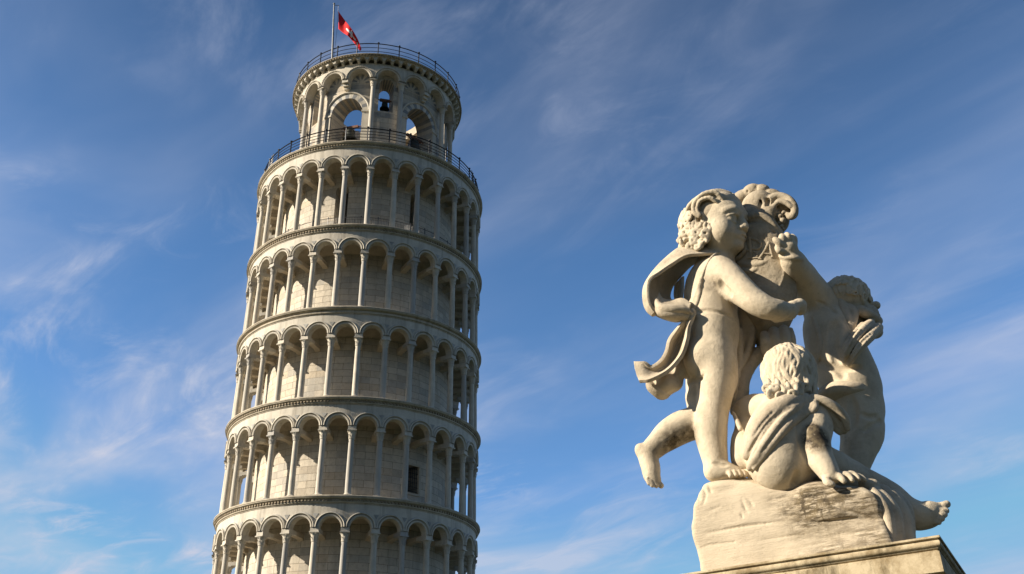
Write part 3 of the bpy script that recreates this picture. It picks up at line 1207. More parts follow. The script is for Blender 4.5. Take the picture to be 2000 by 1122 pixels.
def raw_mesh(name, V, F, mat, parent=None, stains=(), smooth=True):
    me = bpy.data.meshes.new(name)
    F = np.asarray(F)
    me.vertices.add(len(V)); me.vertices.foreach_set('co', np.asarray(V, np.float32).ravel())
    me.loops.add(F.size); me.loops.foreach_set('vertex_index', F.ravel().astype(np.int32))
    me.polygons.add(len(F)); me.polygons.foreach_set('loop_start', (np.arange(len(F)) * F.shape[1]).astype(np.int32))
    me.polygons.foreach_set('use_smooth', np.full(len(F), smooth))
    me.update(calc_edges=True)
    me.validate()
    me.materials.append(mat)
    st = me.attributes.new('stain', 'FLOAT', 'POINT')
    val = np.zeros(len(V))
    for (c, r, amt) in stains:                    # black crust, lichen and other darker patches, at fixed places on the stone
        d = np.linalg.norm((V - np.array(c)), axis=1) / r
        val = np.maximum(val, amt * np.clip(1.35 - d, 0, 1))
    st.data.foreach_set('value', val[:len(me.vertices)].astype(np.float32))
    o = bpy.data.objects.new(name, me)
    COL.objects.link(o)
    if parent is not None:
        o.parent = parent
        o.matrix_parent_inverse = parent.matrix_world.inverted()
    return o


def cloth(name, rows, thick, mat, parent, nu=10, nv=8, ripple=None, world=False):
    """a draped sheet through a net of measured points, given a real thickness (px)"""
    if world:
        G = np.array(rows, float)
    else:
        G = np.array([[W(*p) for p in r] for r in rows])
    A = np.array([crom(r, nv) for r in G])
    B = np.array([crom(A[:, j], nu) for j in range(A.shape[1])]).transpose(1, 0, 2)
    a, b = B.shape[:2]

    def normals(B):
        du = np.gradient(B, axis=0); dv = np.gradient(B, axis=1)
        N = np.cross(du, dv)
        return N / (np.linalg.norm(N, axis=2)[..., None] + 1e-9)
    N = normals(B)
    if ripple is not None:
        U, V_ = np.meshgrid(np.linspace(0, 1, a), np.linspace(0, 1, b), indexing='ij')
        B = B + N * (ripple(U, V_) * 0.003)[..., None]
        N = normals(B)
    h = thick * 0.0015
    edge = np.ones((a, b))
    T, Bt = B + N * h, B - N * h
    V = np.concatenate([T.reshape(-1, 3), Bt.reshape(-1, 3)])
    k = a * b
    ix = np.arange(k).reshape(a, b)
    q = np.stack([ix[:-1, :-1], ix[1:, :-1], ix[1:, 1:], ix[:-1, 1:]], -1).reshape(-1, 4)
    F = [q, q[:, ::-1] + k]
    for e in (ix[0], ix[-1][::-1], ix[::-1, 0], ix[:, -1]):
        F.append(np.stack([e[:-1], e[1:], e[1:] + k, e[:-1] + k], 1))
    o = raw_mesh(name, V, np.concatenate(F), mat, parent)
    bv = o.modifiers.new('edge', 'BEVEL'); bv.width = h * 0.6; bv.segments = 2; bv.limit_method = 'ANGLE'; bv.angle_limit = R_(60)
    return o


def statue_stone(name, c1, c2, dirt=0.35):
    t = NT(name)
    oc = t.n('TexCoord').outputs['Object']
    c = t.mix(t.noise(oc, 3.2, 7, 0.6, 0.36, 0.66), c1, c2)
    c = t.mix(t.math('MULTIPLY', t.noise(oc, 9, 9, 0.72, 0.48, 0.72), dirt * 1.3), c, (0.24, 0.19, 0.125))
    c = t.mix(t.math('MULTIPLY', t.noise(t.mapping(oc, (1, 1, 0.35)), 5.5, 8, 0.7, 0.56, 0.70), 0.42), c, (0.20, 0.165, 0.115))
    c = t.mix(t.math('MULTIPLY', t.noise(oc, 2.1, 5, 0.6, 0.54, 0.72), 0.30), c, (0.33, 0.30, 0.25))
    # speckles of lichen and soot
    c = t.mix(t.math('MULTIPLY', t.noise(oc, 70, 6, 0.75, 0.60, 0.70), 0.45), c, (0.13, 0.10, 0.07))
    # crust where the stone is stained
    at_ = t.n('Attribute'); at_.attribute_name = 'stain'
    s = t.math('MULTIPLY', at_.outputs['Fac'], t.rng(t.noise(oc, 16, 9, 0.75), 0.30, 0.55))
    s = t.math('MINIMUM', s, 1.0)
    c = t.mix(s, c, t.mix(t.noise(oc, 30, 4, 0.6, 0.4, 0.6), (0.055, 0.042, 0.03), (0.16, 0.125, 0.075)))
    h = t.math('ADD', t.noise(oc, 60, 8, 0.75), t.math('MULTIPLY', t.noise(oc, 11, 6, 0.6), 1.2))
    t.bump(h, 0.55, 0.009)
    return t.done(c, 0.82)


M['stone'] = statue_stone('statue_marble', (0.62, 0.53, 0.395), (0.54, 0.46, 0.34))


def rock_stone():
    t = NT('rock_marble')
    oc = t.n('TexCoord').outputs['Object']
    lay = t.mapping(oc, (2.2, 2.2, 13))           # bedding of the carved rock
    c = t.mix(t.noise(oc, 3.2, 7, 0.6, 0.36, 0.66), (0.56, 0.475, 0.355), (0.47, 0.40, 0.295))
    c = t.mix(t.math('MULTIPLY', t.noise(lay, 3.0, 9, 0.72, 0.52, 0.72), 0.40), c, (0.24, 0.19, 0.125))
    at_ = t.n('Attribute'); at_.attribute_name = 'stain'
    crust = t.math('MAXIMUM', t.rng(t.noise(lay, 4.5, 10, 0.78), 0.40, 0.56), t.math('MULTIPLY', t.rng(t.noise(t.mapping(oc, (22, 22, 3)), 1.0, 8, 0.7), 0.48, 0.60), 0.8))
    s = t.math('MINIMUM', t.math('MULTIPLY', at_.outputs['Fac'], crust), 1.0)
    c = t.mix(s, c, t.mix(t.noise(oc, 26, 6, 0.7, 0.35, 0.65), (0.05, 0.038, 0.025), (0.17, 0.13, 0.075)))
    c = t.mix(t.math('MULTIPLY', t.noise(oc, 60, 6, 0.75, 0.60, 0.70), 0.4), c, (0.13, 0.10, 0.07))
    h = t.math('ADD', t.noise(lay, 9, 10, 0.75), t.math('MULTIPLY', t.noise(oc, 40, 8, 0.7), 0.6))
    t.bump(h, 0.5, 0.012)
    return t.done(c, 0.85)


M['rock'] = rock_stone()
M['stone_cloth'] = statue_stone('drapery_marble', (0.58, 0.495, 0.37), (0.48, 0.40, 0.295), 0.5)
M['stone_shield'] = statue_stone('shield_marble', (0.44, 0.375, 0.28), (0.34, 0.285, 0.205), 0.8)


def basis(fwd, up):
    f = np.array(fwd, float); f /= np.linalg.norm(f)
    u = np.array(up, float); u -= f * (u @ f); u /= np.linalg.norm(u)
    return f, u, np.cross(u, f)                   # forward, up, its own left


def head(S, c, fwd, up, R, face=True):
    f, u, s = basis(fwd, up)
    M3 = np.array([f, u, s])
    X = lambda a, b, d: np.array(c) + R * (a * f + b * u + d * s)
    E = lambda a, b, d, r, k=.12, op='+': S.ell3(X(a, b, d), [R * q for q in (r if isinstance(r, tuple) else (r, r, r))], M3, k * R, op)
    E(-.10, .20, 0, (1.0, .88, .86), .0)
    E(.20, -.30, 0, (.74, .78, .76), .25)
    E(.42, .32, 0, (.56, .52, .66), .2)
    for q in (-1, 1):
        E(.47, -.46, .41 * q, (.44, .45, .40), .2)
    E(.34, -.82, 0, (.48, .30, .46), .25)
    if face:
        E(.84, -.84, 0, (.19, .18, .22), .15)
        for q in (-1, 1):
            E(.98, .00, .33 * q, (.20, .16, .23), .10, '-')
            E(.755, -.02, .31 * q, (.19, .165, .20), .02)
            S.chain3([(*X(.90, .08, .13 * q), .04 * R), (*X(.955, .135, .30 * q), .055 * R), (*X(.80, .04, .52 * q), .04 * R)], .03 * R, sub=4)
            S.chain3([(*X(.88, -.12, .15 * q), .03 * R), (*X(.915, -.16, .32 * q), .035 * R), (*X(.80, -.08, .50 * q), .025 * R)], .03 * R, sub=4)
            S.chain3([(*X(.90, .24, .12 * q), .04 * R), (*X(.86, .30, .34 * q), .045 * R), (*X(.68, .20, .58 * q), .03 * R)], .16 * R, sub=4)
        S.chain3([(*X(.92, .12, 0), .085 * R), (*X(1.00, -.08, 0), .10 * R), (*X(1.10, -.27, 0), .125 * R)], .08 * R, sub=3)
        for q in (-1, 1):
            E(1.02, -.31, .13 * q, (.12, .09, .09), .04)
            E(1.08, -.39, .07 * q, .04, .03, '-')
        E(.88, -.55, 0, (.22, .18, .30), .12)
        S.chain3([(*X(.87, -.565, .22), .028 * R), (*X(1.015, -.512, .09), .055 * R), (*X(1.03, -.528, 0), .05 * R), (*X(1.015, -.512, -.09), .055 * R), (*X(.87, -.565, -.22), .028 * R)], .03 * R, sub=4)
        S.chain3([(*X(.86, -.585, .19), .028 * R), (*X(1.0, -.648, .07), .062 * R), (*X(1.0, -.648, -.07), .062 * R), (*X(.86, -.585, -.19), .028 * R)], .03 * R, sub=4)
        S.chain3([(*X(.95, -.578, .24), .022 * R), (*X(1.08, -.580, 0), .024 * R), (*X(.95, -.578, -.24), .022 * R)], .02 * R, '-', sub=4)
    for q in (-1, 1):                             # ears
        S.chain3([(*X(-.02, -.28, .80 * q), .06 * R), (*X(.06, -.05, .84 * q), .06 * R), (*X(.02, .14, .88 * q), .07 * R), (*X(-.16, .10, .92 * q), .07 * R),
                  (*X(-.17, -.12, .90 * q), .06 * R), (*X(-.04, -.28, .84 * q), .07 * R)], .04 * R, sub=3)


def lock(S, pts, r0, r1, k):
    """one lock of hair, thick at its root and thin at the tip"""
    Q = crom(pts, 3)
    n = len(Q)
    t = np.linspace(0, 1, n)
    rad = (r0 + (r1 - r0) * t) * np.minimum(1, 0.55 + 3 * t)
    S.chain3(np.c_[Q, rad], k)


def curl(S, c, n, R, r, turns=1.4, ph=0.0, k=0.004):
    """a spiral ringlet about the axis n"""
    n = np.array(n, float); n /= np.linalg.norm(n)
    a = np.cross(n, [0.3, 0.2, 0.93]); a /= np.linalg.norm(a)
    b = np.cross(n, a)
    t = np.linspace(0, turns * 2 * math.pi, int(12 * turns))
    rr = R * (1 - 0.62 * t / t[-1])
    P = np.array(c) + (rr * np.cos(t + ph))[:, None] * a + (rr * np.sin(t + ph))[:, None] * b + (0.5 * r * t / t[-1])[:, None] * n
    S.chain3(np.c_[P, r * (1 - 0.3 * t / t[-1])], k)


def hair(S, c, fwd, up, R, crown, n=70, length=(1.2, 2.3), seed=1, wav=.10, keep=None, r=(.105, .05)):
    """locks falling from the crown over the skull, wavy, with curled ends"""
    f, u, s = basis(fwd, up)
    rg = np.random.default_rng(seed)
    c = np.array(c)
    M3 = np.array([f, u, s])
    rad = np.array([1.02, .92, .89]) * R
    off = np.array([-.10, .20, 0]) * R
    cr = np.array(crown, float); cr /= np.linalg.norm(cr)
    ta = np.cross(cr, [0.2, 0.1, 1.0]); ta /= np.linalg.norm(ta)
    tb = np.cross(cr, ta)
    for i in range(n):
        az = 2 * math.pi * (i + rg.uniform(-.4, .4)) / n * 3
        L = rg.uniform(*length)
        st = rg.uniform(.05, .95)
        ph = rg.uniform(0, 6.28)
        pts = []
        m = 9
        for j in range(m):
            q = st + (L - st) * j / (m - 1) if L > st + .5 else st + .5 * j / (m - 1)
            a = az + wav * (1 + q) * math.sin(ph + 5.0 * q)
            d = cr * math.cos(q) + (ta * math.cos(a) + tb * math.sin(a)) * math.sin(q)
            lift = 1.0 + .05 * math.sin(ph + 3 * q) + (.10 * max(0, (j - 6)) / 2)
            pts.append(off + d * rad * lift)
        pts = np.array(pts)
        if keep is not None and not keep((pts[-1] / R)):
            continue
        P = c + pts @ M3
        lock(S, P, r[0] * R, r[1] * R, .015 * R)


def toes(S, base, dirs, lens, rads, k=0.004, drop=None):
    for p, d, l, r in zip(base, dirs, lens, rads):
        p = np.array(p, float); d = np.array(d, float); d /= np.linalg.norm(d)
        up = np.array([0, 0, 1.0])
        S.chain3([(*p, r), (*(p + d * l * .55 + up * r * .25), r * .92), (*(p + d * l - up * r * .35), r * .95)], k, sub=2)

# ------------------------------------------------------------------ the flag on the tower
flag_Y = float(t2w(-24, 6.0, TOP + 3)[1])


def flag_mesh():
    top = [(661, 23), (672, 38), (683, 52), (692, 65), (700, 80), (706, 97)]
    bot = [(661, 57), (671, 65), (680, 71), (688, 80), (696, 90), (703, 100)]
    rows = []
    for i, (a, b) in enumerate(zip(top, bot)):
        r = []
        for j in range(5):
            f = j / 4
            wave = 0.22 * math.sin(1.9 * i + 1.6 * f) * min(1, i / 1.5)
            r.append(at(a[0] + (b[0] - a[0]) * f, a[1] + (b[1] - a[1]) * f, flag_Y + wave)[0])
        rows.append(r)
    o = empty('flag', rows[0][0].tolist())
    bpy.context.view_layer.update()
    tag(o, 'red flag with a white cross drooping from the flagpole', 'flag')
    G = np.array(rows)
    A = np.array([crom(r, 6) for r in G])
    B = np.array([crom(A[:, j], 8) for j in range(A.shape[1])]).transpose(1, 0, 2)
    a, b = B.shape[:2]
    N = np.cross(np.gradient(B, axis=0), np.gradient(B, axis=1))
    N /= np.linalg.norm(N, axis=2)[..., None] + 1e-9
    ix = np.arange(a * b).reshape(a, b)

    def sheet(name, mask, h, mat):
        q = np.stack([ix[:-1, :-1], ix[1:, :-1], ix[1:, 1:], ix[:-1, 1:]], -1)[mask]
        V = np.concatenate([(B + N * h).reshape(-1, 3), (B - N * h).reshape(-1, 3)])
        k = a * b
        F = [q, q[:, ::-1] + k]
        e = np.concatenate([q[:, [i, (i + 1) % 4]] for i in range(4)])
        es = {tuple(x) for x in e.tolist()}
        br = np.array([x for x in es if (x[1], x[0]) not in es])
        F.append(np.stack([br[:, 1], br[:, 0], br[:, 0] + k, br[:, 1] + k], 1))
        F = np.concatenate(F)
        u, inv = np.unique(F, return_inverse=True)
        return raw_mesh(name, V[u], inv.reshape(F.shape), mat, o)
    I, J = np.meshgrid(np.arange(a - 1) / (a - 1), np.arange(b - 1) / (b - 1), indexing='ij')
    sheet('cloth', np.ones((a - 1, b - 1), bool), 0.012, M['red'])
    cu, cv = .50, .5
    arm = ((np.abs(I - cu) < .045) & (np.abs(J - cv) < .26)) | ((np.abs(J - cv) < .085) & (np.abs(I - cu) < .18))
    for (x, y) in ((cu - .17, cv), (cu + .17, cv), (cu, cv - .24), (cu, cv + .24)):
        arm |= (((I - x) / .04) ** 2 + ((J - y) / .08) ** 2 < 1)
    sheet('white_cross', arm, 0.03, M['white_cloth'])


flag_mesh()

# ------------------------------------------------------------------ pedestal
PC = np.array([1.56, 5.2])
PA, PB = np.array([.8616, -.5075]), np.array([-.5075, -.8616])      # to the right along the front, and out of the front
HW, HB, PZ = 0.77, 0.51, 2.998
pedestal = empty('pedestal', (PC[0], PC[1], 0))
tag(pedestal, 'stained stone pedestal with moulded cornice carrying the marble statue', 'pedestal')


def pstone():
    t = NT('pedestal_stone')
    oc = t.n('TexCoord').outputs['Object']
    c = t.mix(t.noise(oc, 4, 7, 0.6, 0.35, 0.65), (0.56, 0.47, 0.32), (0.46, 0.38, 0.25))
    c = t.mix(t.math('MULTIPLY', t.noise(oc, 7, 9, 0.72, 0.43, 0.62), 0.85), c, (0.21, 0.15, 0.075))
    c = t.mix(t.math('MULTIPLY', t.noise(t.mapping(oc, (1, 1, .3)), 11, 9, 0.74, 0.50, 0.66), 0.8), c, (0.09, 0.07, 0.038))
    t.bump(t.noise(oc, 45, 9, 0.75), 0.4, 0.008)
    return t.done(c, 0.85)


M['pedestal'] = pstone()


def rect_profile(name, prof, sub=24):
    """rings of a rectangle whose sides move out by the first number, at the heights given by the second"""
    m = MB()
    V = []
    for (o, z) in prof:
        for (sx, sy) in ((-1, 1), (1, 1), (1, -1), (-1, -1)):
            q = PA * sx * (HW + o) + PB * sy * (HB + o)
            V.append((q[0], q[1], z))
    F = []
    for i in range(len(prof) - 1):
        for k in range(4):
            F.append((4 * i + k, 4 * i + (k + 1) % 4, 4 * i + 4 + (k + 1) % 4, 4 * i + 4 + k))
    F.append((3, 2, 1, 0))
    n = 4 * (len(prof) - 1)
    F.append((n, n + 1, n + 2, n + 3))
    m.add(V, F)
    o = m.build(name, M['pedestal'], pedestal, 30)
    bv = o.modifiers.new('edge', 'BEVEL'); bv.width = 0.003; bv.segments = 2; bv.limit_method = 'ANGLE'; bv.angle_limit = R_(50)
    return o


tor = [(-.018 + .014 * math.cos(t), PZ - .032 - .016 * math.sin(t)) for t in np.linspace(math.pi * .42, -math.pi * .42, 7)]
rect_profile('cornice', [(-.10, PZ - .30), (-.10, PZ - .225), (-.088, PZ - .215), (-.075, PZ - .19), (-.075, PZ - .165), (-.018, PZ - .162), (-.018, PZ - .066), (-.026, PZ - .064), (-.026, PZ - .058),
                        (-.018, PZ - .055), (-.018, PZ - .050)] + tor + [(-.012, PZ - .014), (.0, PZ - .012), (.0, PZ)])
rect_profile('die', [(-.14, .55), (-.14, PZ - .302)])
rect_profile('plinth', [(.10, .002), (.10, .40), (.02, .46), (-.03, .50), (-.10, .548)])

# ------------------------------------------------------------------ the marble group
statue = empty('statue', (PC[0], PC[1], PZ))
tag(statue, 'pale marble group of three winged-less putti holding up a carved shield on a rock', 'statue')
statue['label'] = 'weathered cream marble statue of three chubby child figures round a carved shield on a rock'
bpy.context.view_layer.update()


def bounds(x0, y0, x1, y1, w0, w1):
    P = np.array([W(x, y, w) for x in (x0, x1) for y in (y0, y1) for w in (w0, w1)])
    return P.min(0), P.max(0)


def pt(px, py, w):
    return W(px, py, w)


def px2m(px, py, w):
    return at(px, py, dep(w, px))[1]


def skin(S, pts, dr=0.0, k=3, sub=3, op='+', flat=None, src=None):
    """a chain that follows the skin of a figure: (px, py, radius), sunk by dr radii"""
    Q = crom(pts, max(sub, 4))
    rows = []
    for q, r in zip((src or S).trace(Q[:, :2]), Q[:, 2]):
        if q is None:
            continue
        d = (q - np.array([0, 0, EYE])); L_ = np.linalg.norm(d); d /= L_
        s = L_ / FPX * 1.02
        rows.append((*(q + d * dr * r * s), r * s))
    if len(rows) > 1:
        S.chain3(rows, k * 0.003, op, 1, flat)


VOX = 0.0055
cam_ray = np.array([0.2, 0.8, 0.5]); cam_ray /= np.linalg.norm(cam_ray)

# ---- shield
WOFF, WSL = 16.0, 0.55
S4 = Sculpt(*bounds(1395, 350, 1575, 720, -75, 110), VOX)
S4.ell(1488, 530, 22, 62, 134, 38, upright=True)
S4.chain([(1494, 590, 10, 46), (1502, 640, -20, 33), (1500, 676, -30, 22)], 10)
S4.ell(1484, 412, 28, 36, 40, 26, 8)
S4.ell(1470, 440, 8, 70, 40, 22, 8)
for e in ((1450, 386, 22, 20, 15, 16, 12), (1469, 374, 27, 19, 15, 17, 8), (1488, 374, 27, 16, 14, 16, -8), (1508, 382, 22, 19, 13, 15, -20), (1432, 396, 14, 18, 13, 14, 25)):
    S4.ell(*e[:6], k=1.0, ang=e[6])
for (x0, y0, x1, y1) in ((1459, 398, 1460, 374), (1478, 400, 1478, 362), (1497, 398, 1498, 374)):
    S4.chain([(x0, y0, 44, 2.2), (x1, y1, 42, 2.2)], 2, '-')
S4.chain([(1461, 386, 38, 4), (1470, 393, 46, 4), (1482, 392, 47, 4), (1492, 384, 40, 4)], 2, sub=4)
for dw in (0, -11, -22, -33):                 # broad volute ribbon on the right
    S4.chain([(1512, 452, 42 + dw, 5), (1498, 428, 46 + dw, 7), (1496, 404, 47 + dw, 8), (1507, 388, 47 + dw, 7.5), (1523, 383, 45 + dw, 7), (1541, 390, 43 + dw, 7),
              (1551, 404, 41 + dw, 7), (1551, 419, 40 + dw, 7), (1543, 424, 40 + dw, 5.5), (1538, 418, 41 + dw, 4)], 2, sub=4)
for dw in (0, -9, -18):
    S4.chain([(1540, 474, 40 + dw, 5), (1521, 452, 46 + dw, 5), (1508, 430, 50 + dw, 4.5), (1509, 409, 52 + dw, 4), (1520, 396, 52 + dw, 4.5), (1534, 396, 50 + dw, 5), (1545, 404, 47 + dw, 4.5)], 2, sub=4)
S4.ell(1522, 412, 30, 13, 16, 10, 2)
for (x, y, r) in ((1524, 424, 6), (1531, 416, 5), (1529, 431, 6), (1520, 418, 5), (1527, 442, 4), (1522, 436, 3), (1531, 448, 3)):
    S4.ell(x, y, 42, r, r, r, 1.5)
S4.chain([(1418, 452, 52, 5), (1436, 436, 66, 7), (1456, 426, 76, 8), (1478, 422, 78, 8), (1500, 430, 70, 7.5), (1517, 447, 56, 6.5), (1528, 464, 42, 5), (1535, 480, 30, 4)], 2, sub=4)
S4.chain([(1440, 444, 70, 4), (1458, 436, 80, 4), (1478, 432, 84, 4), (1498, 440, 78, 4), (1512, 455, 64, 3)], 1.5, '-', sub=4)
S4.ell(1500, 418, 44, 18, 16, 18, 8)
S4.ell(1468, 416, 50, 20, 14, 20, 8)
S4.ell(1524, 409, 30, 19, 21, 11, 3)
for (x0, y0, x1, y1) in ((1512, 398, 1534, 420), (1508, 408, 1528, 426), (1522, 394, 1540, 412)):
    S4.chain([(x0, y0, 44, 1.8), (x1, y1, 44, 1.2)], 1.5, '-')
for (x, y) in ((1449, 427), (1463, 424), (1470, 423), (1456, 431)):
    S4.ell(x, y, 84, 4, 5, 5, 1.5)
S4.chain([(1484, 384, 52, 4.5), (1486, 398, 56, 3), (1484, 410, 58, 1.5)], 2, '-', sub=3)
S4.chain([(1500, 392, 52, 5), (1499, 402, 54, 4), (1494, 412, 56, 1.5)], 2, '-', sub=3)
S4.chain([(1466, 394, 52, 4), (1462, 402, 54, 2.5)], 2, '-', sub=3)
for (x0, y0, x1, y1) in ((1452, 402, 1448, 384), (1470, 392, 1466, 366), (1489, 390, 1491, 366), (1506, 396, 1512, 376)):
    S4.chain([(x0, y0, 44, 1.6), (x1, y1, 48, 2.2)], 1.5, '-')
skin(S4, [(1530, 500, 2.4), (1532, 525, 2.4), (1528, 548, 2.4), (1518, 566, 2.2), (1506, 576, 1.6)], .2, 1, 4)
skin(S4, [(1444, 514, 3), (1462, 518, 4.5), (1480, 517, 4.5), (1496, 512, 3)], .3, 3, 4)
skin(S4, [(1452, 528, 3), (1466, 530, 4), (1478, 526, 3)], .3, 3, 4)
S4.displace(lambda P: 0.003 * (vnoise(P * 60, 3) - .5))
shield = S4.build('shield', M['stone_shield'], statue, 1, [(pt(1478, 440, 50), .09, .8), (pt(1490, 620, 60), .12, .8), (pt(1470, 560, 60), .08, .6)])  # brown stain below the crest, darker patches lower down
lm = []


def letter(strokes, name='letter'):
    m = MB()
    for (pts, r) in strokes:
        path = crom(pts, 6) if len(pts) > 2 else np.array([[pts[0][0] + (pts[1][0] - pts[0][0]) * t, pts[0][1] + (pts[1][1] - pts[0][1]) * t] for t in np.linspace(0, 1, 7)])
        Q = []
        for q in S4.trace(path):
            if q is not None:
                d = np.array([0, 0, EYE]) - q; d /= np.linalg.norm(d)
                Q.append(q + d * 0.005)
        if len(Q) > 1:
            m.tube(Q, r * 0.0040, 8)
    o = m.build(name, M['stone_shield'])
    o.parent = shield; o.matrix_parent_inverse = shield.matrix_world.inverted()
    return o


bpy.context.view_layer.update()
letter([([(1464, 466), (1466, 485), (1467, 503)], 2.2), ([(1464, 466), (1476, 468), (1485, 475), (1485, 483), (1478, 487), (1468, 486)], 2.0), ([(1460, 504), (1484, 504)], 1.4),
        ([(1460, 467), (1468, 466)], 1.2), ([(1457, 482), (1460, 489), (1469, 491), (1477, 494), (1479, 500), (1474, 501)], 1.5)])
letter([([(1502, 473), (1493, 490), (1483, 506)], 2.0), ([(1502, 473), (1505, 488), (1509, 503)], 1.8), ([(1490, 495), (1506, 497)], 1.4), ([(1480, 506), (1487, 506)], 1.2), ([(1506, 503), (1512, 503)], 1.2)])
letter([([(1452, 470), (1455, 482), (1453, 494), (1444, 503), (1432, 507), (1420, 502)], 3.6), ([(1447, 480), (1446, 490), (1439, 497), (1428, 499)], 1.6)])
del S4
WOFF, WSL = 0.0, 0.0

# ---- left figure: standing, in profile, arm round the shield
S1 = Sculpt(*bounds(1232, 355, 1582, 965, -60, 165), VOX)
S1.chain([(1400, 520, 38, 33), (1388, 560, 36, 45), (1388, 605, 36, 46), (1391, 648, 36, 46), (1390, 688, 34, 45)], 16, sub=2)
S1.ell(1406, 636, 42, 34, 36, 36, 10)
S1.ell(1404, 565, 40, 36, 42, 34, 10)
S1.ell(1372, 705, 42, 38, 42, 40, 12)
S1.ell(1385, 548, 60, 22, 30, 20, 14)                           # shoulder blade
S1.chain([(1394, 695, 44, 43), (1400, 738, 44, 37), (1396, 775, 46, 30), (1391, 810, 44, 28), (1388, 845, 42, 28), (1393, 880, 42, 23.5), (1398, 906, 43, 19), (1396, 924, 44, 17)], 10, sub=3)
S1.ell(1411, 772, 58, 17, 17, 14, 8)
S1.ell(1380, 838, 42, 20, 34, 26, 8)
S1.chain([(1396, 922, 46, 17), (1414, 921, 50, 17), (1434, 925, 53, 12), (1450, 928, 54, 8)], 8, sub=2)
for (x, y, w, r, l) in ((1419, 923, 63, 4.6, 13), (1428, 922, 62, 4.8, 14), (1437, 922, 60, 5.0, 14), (1446, 922, 57, 5.2, 14), (1456, 922, 52, 7.0, 14)):
    S1.chain([(x, y, w, r), (x + l * .45, y + 1, w + 5, r * .95), (x + l * .62, y + 7, w + 8, r * .95)], 1.2)
S1.chain([(1380, 705, 10, 38), (1372, 758, 4, 30), (1372, 800, 4, 27), (1374, 822, 6, 26)], 10, sub=2)
S1.chain([(1372, 826, 6, 26), (1340, 831, 2, 28), (1310, 847, 0, 26), (1286, 867, 0, 20), (1268, 884, 0, 17)], 10, sub=3)
S1.ell(1353, 778, 4, 13, 17, 16, 8)
S1.ell(1251, 879, 0, 11, 13, 12, 6)
S1.chain([(1264, 890, 0, 18), (1271, 914, 2, 16.5), (1273, 930, 5, 14), (1281, 941, 7, 9)], 7, sub=2)
for (x, y, w, r, dx, dy) in ((1264, 936, 15, 4.5, 3, 9), (1270, 940, 15, 4.8, 4, 9), (1276, 942, 13, 4.8, 6, 8), (1283, 941, 8, 6.2, 8, 8)):
    S1.chain([(x, y, w, r), (x + dx, y + dy, w + 1, r * .9)], 1.5)
S1.chain([(1404, 532, 70, 32), (1426, 549, 88, 28.5), (1454, 573, 108, 24.5), (1483, 595, 122, 21), (1511, 605, 126, 17), (1530, 606, 120, 15)], 10, sub=3)
S1.ell(1538, 606, 116, 17, 15, 13, 5)
S1.chain([(1548, 600, 110, 13), (1561, 598, 102, 14), (1563, 606, 98, 11)], 4)
for i, (x, y) in enumerate(((1546, 612), (1538, 614), (1530, 616), (1521, 617))):
    S1.chain([(x + 8, y - 6, 112, 7), (x + 2, y + 5, 112, 6.2), (x - 7, y + 8, 104, 5.6), (x - 14, y + 4, 96, 5)], 1.0, sub=2)
for (x0, y0, x1, y1, r) in ((1493, 655, 1496, 690, 10), (1511, 648, 1513, 692, 12), (1530, 645, 1532, 690, 12.5), (1544, 645, 1550, 682, 6.5)):
    S1.chain([(x0, y0, 32, r * .9), ((x0 + x1) / 2 + 1, (y0 + y1) / 2, 42, r), (x1, y1, 36, r * .8)], 2, sub=3)
S1.chain([(1402, 488, 38, 30), (1399, 515, 38, 34)], 12)
H1 = pt(1400, 443, 54)
F1, U1 = (0.69, -0.70, -0.24), (-0.05, -0.10, 1)
R1 = 0.193
head(S1, H1, F1, U1, R1)
for L_ in ([(1362, 609), (1385, 607), (1410, 612), (1434, 622)], [(1358, 736), (1352, 745), (1345, 750)], [(1352, 742), (1366, 742), (1374, 735)]):
    skin(S1, [(x, y, 2.2) for (x, y) in L_], -.2, 5, 4, '-')
skin(S1, [(1407, 552, 4), (1412, 562, 5), (1428, 575, 4)], -.1, 6, 3, '-')
skin(S1, [(1396, 905, 1.8), (1410, 908, 1.8), (1420, 908, 1.6)], -.2, 4, 3, '-')
S1.displace(lambda P: 0.0012 * (vnoise(P * 45, 5) - .5) + 0.004 * (vnoise(P * 14, 6) - .5))
putto1 = S1.build('child_figure', M['stone'], statue, 2,
                  [(pt(1402, 553, 90), .05, 1.0), (pt(1385, 566, 85), .03, .5), (pt(1318, 868, 25), .10, 1.2), (pt(1345, 852, 30), .08, 1.1), (pt(1275, 880, 15), .06, .6), (pt(1435, 480, 60), .05, .35)])
putto1['label'] = 'standing child figure seen from its side with one leg lifted behind'

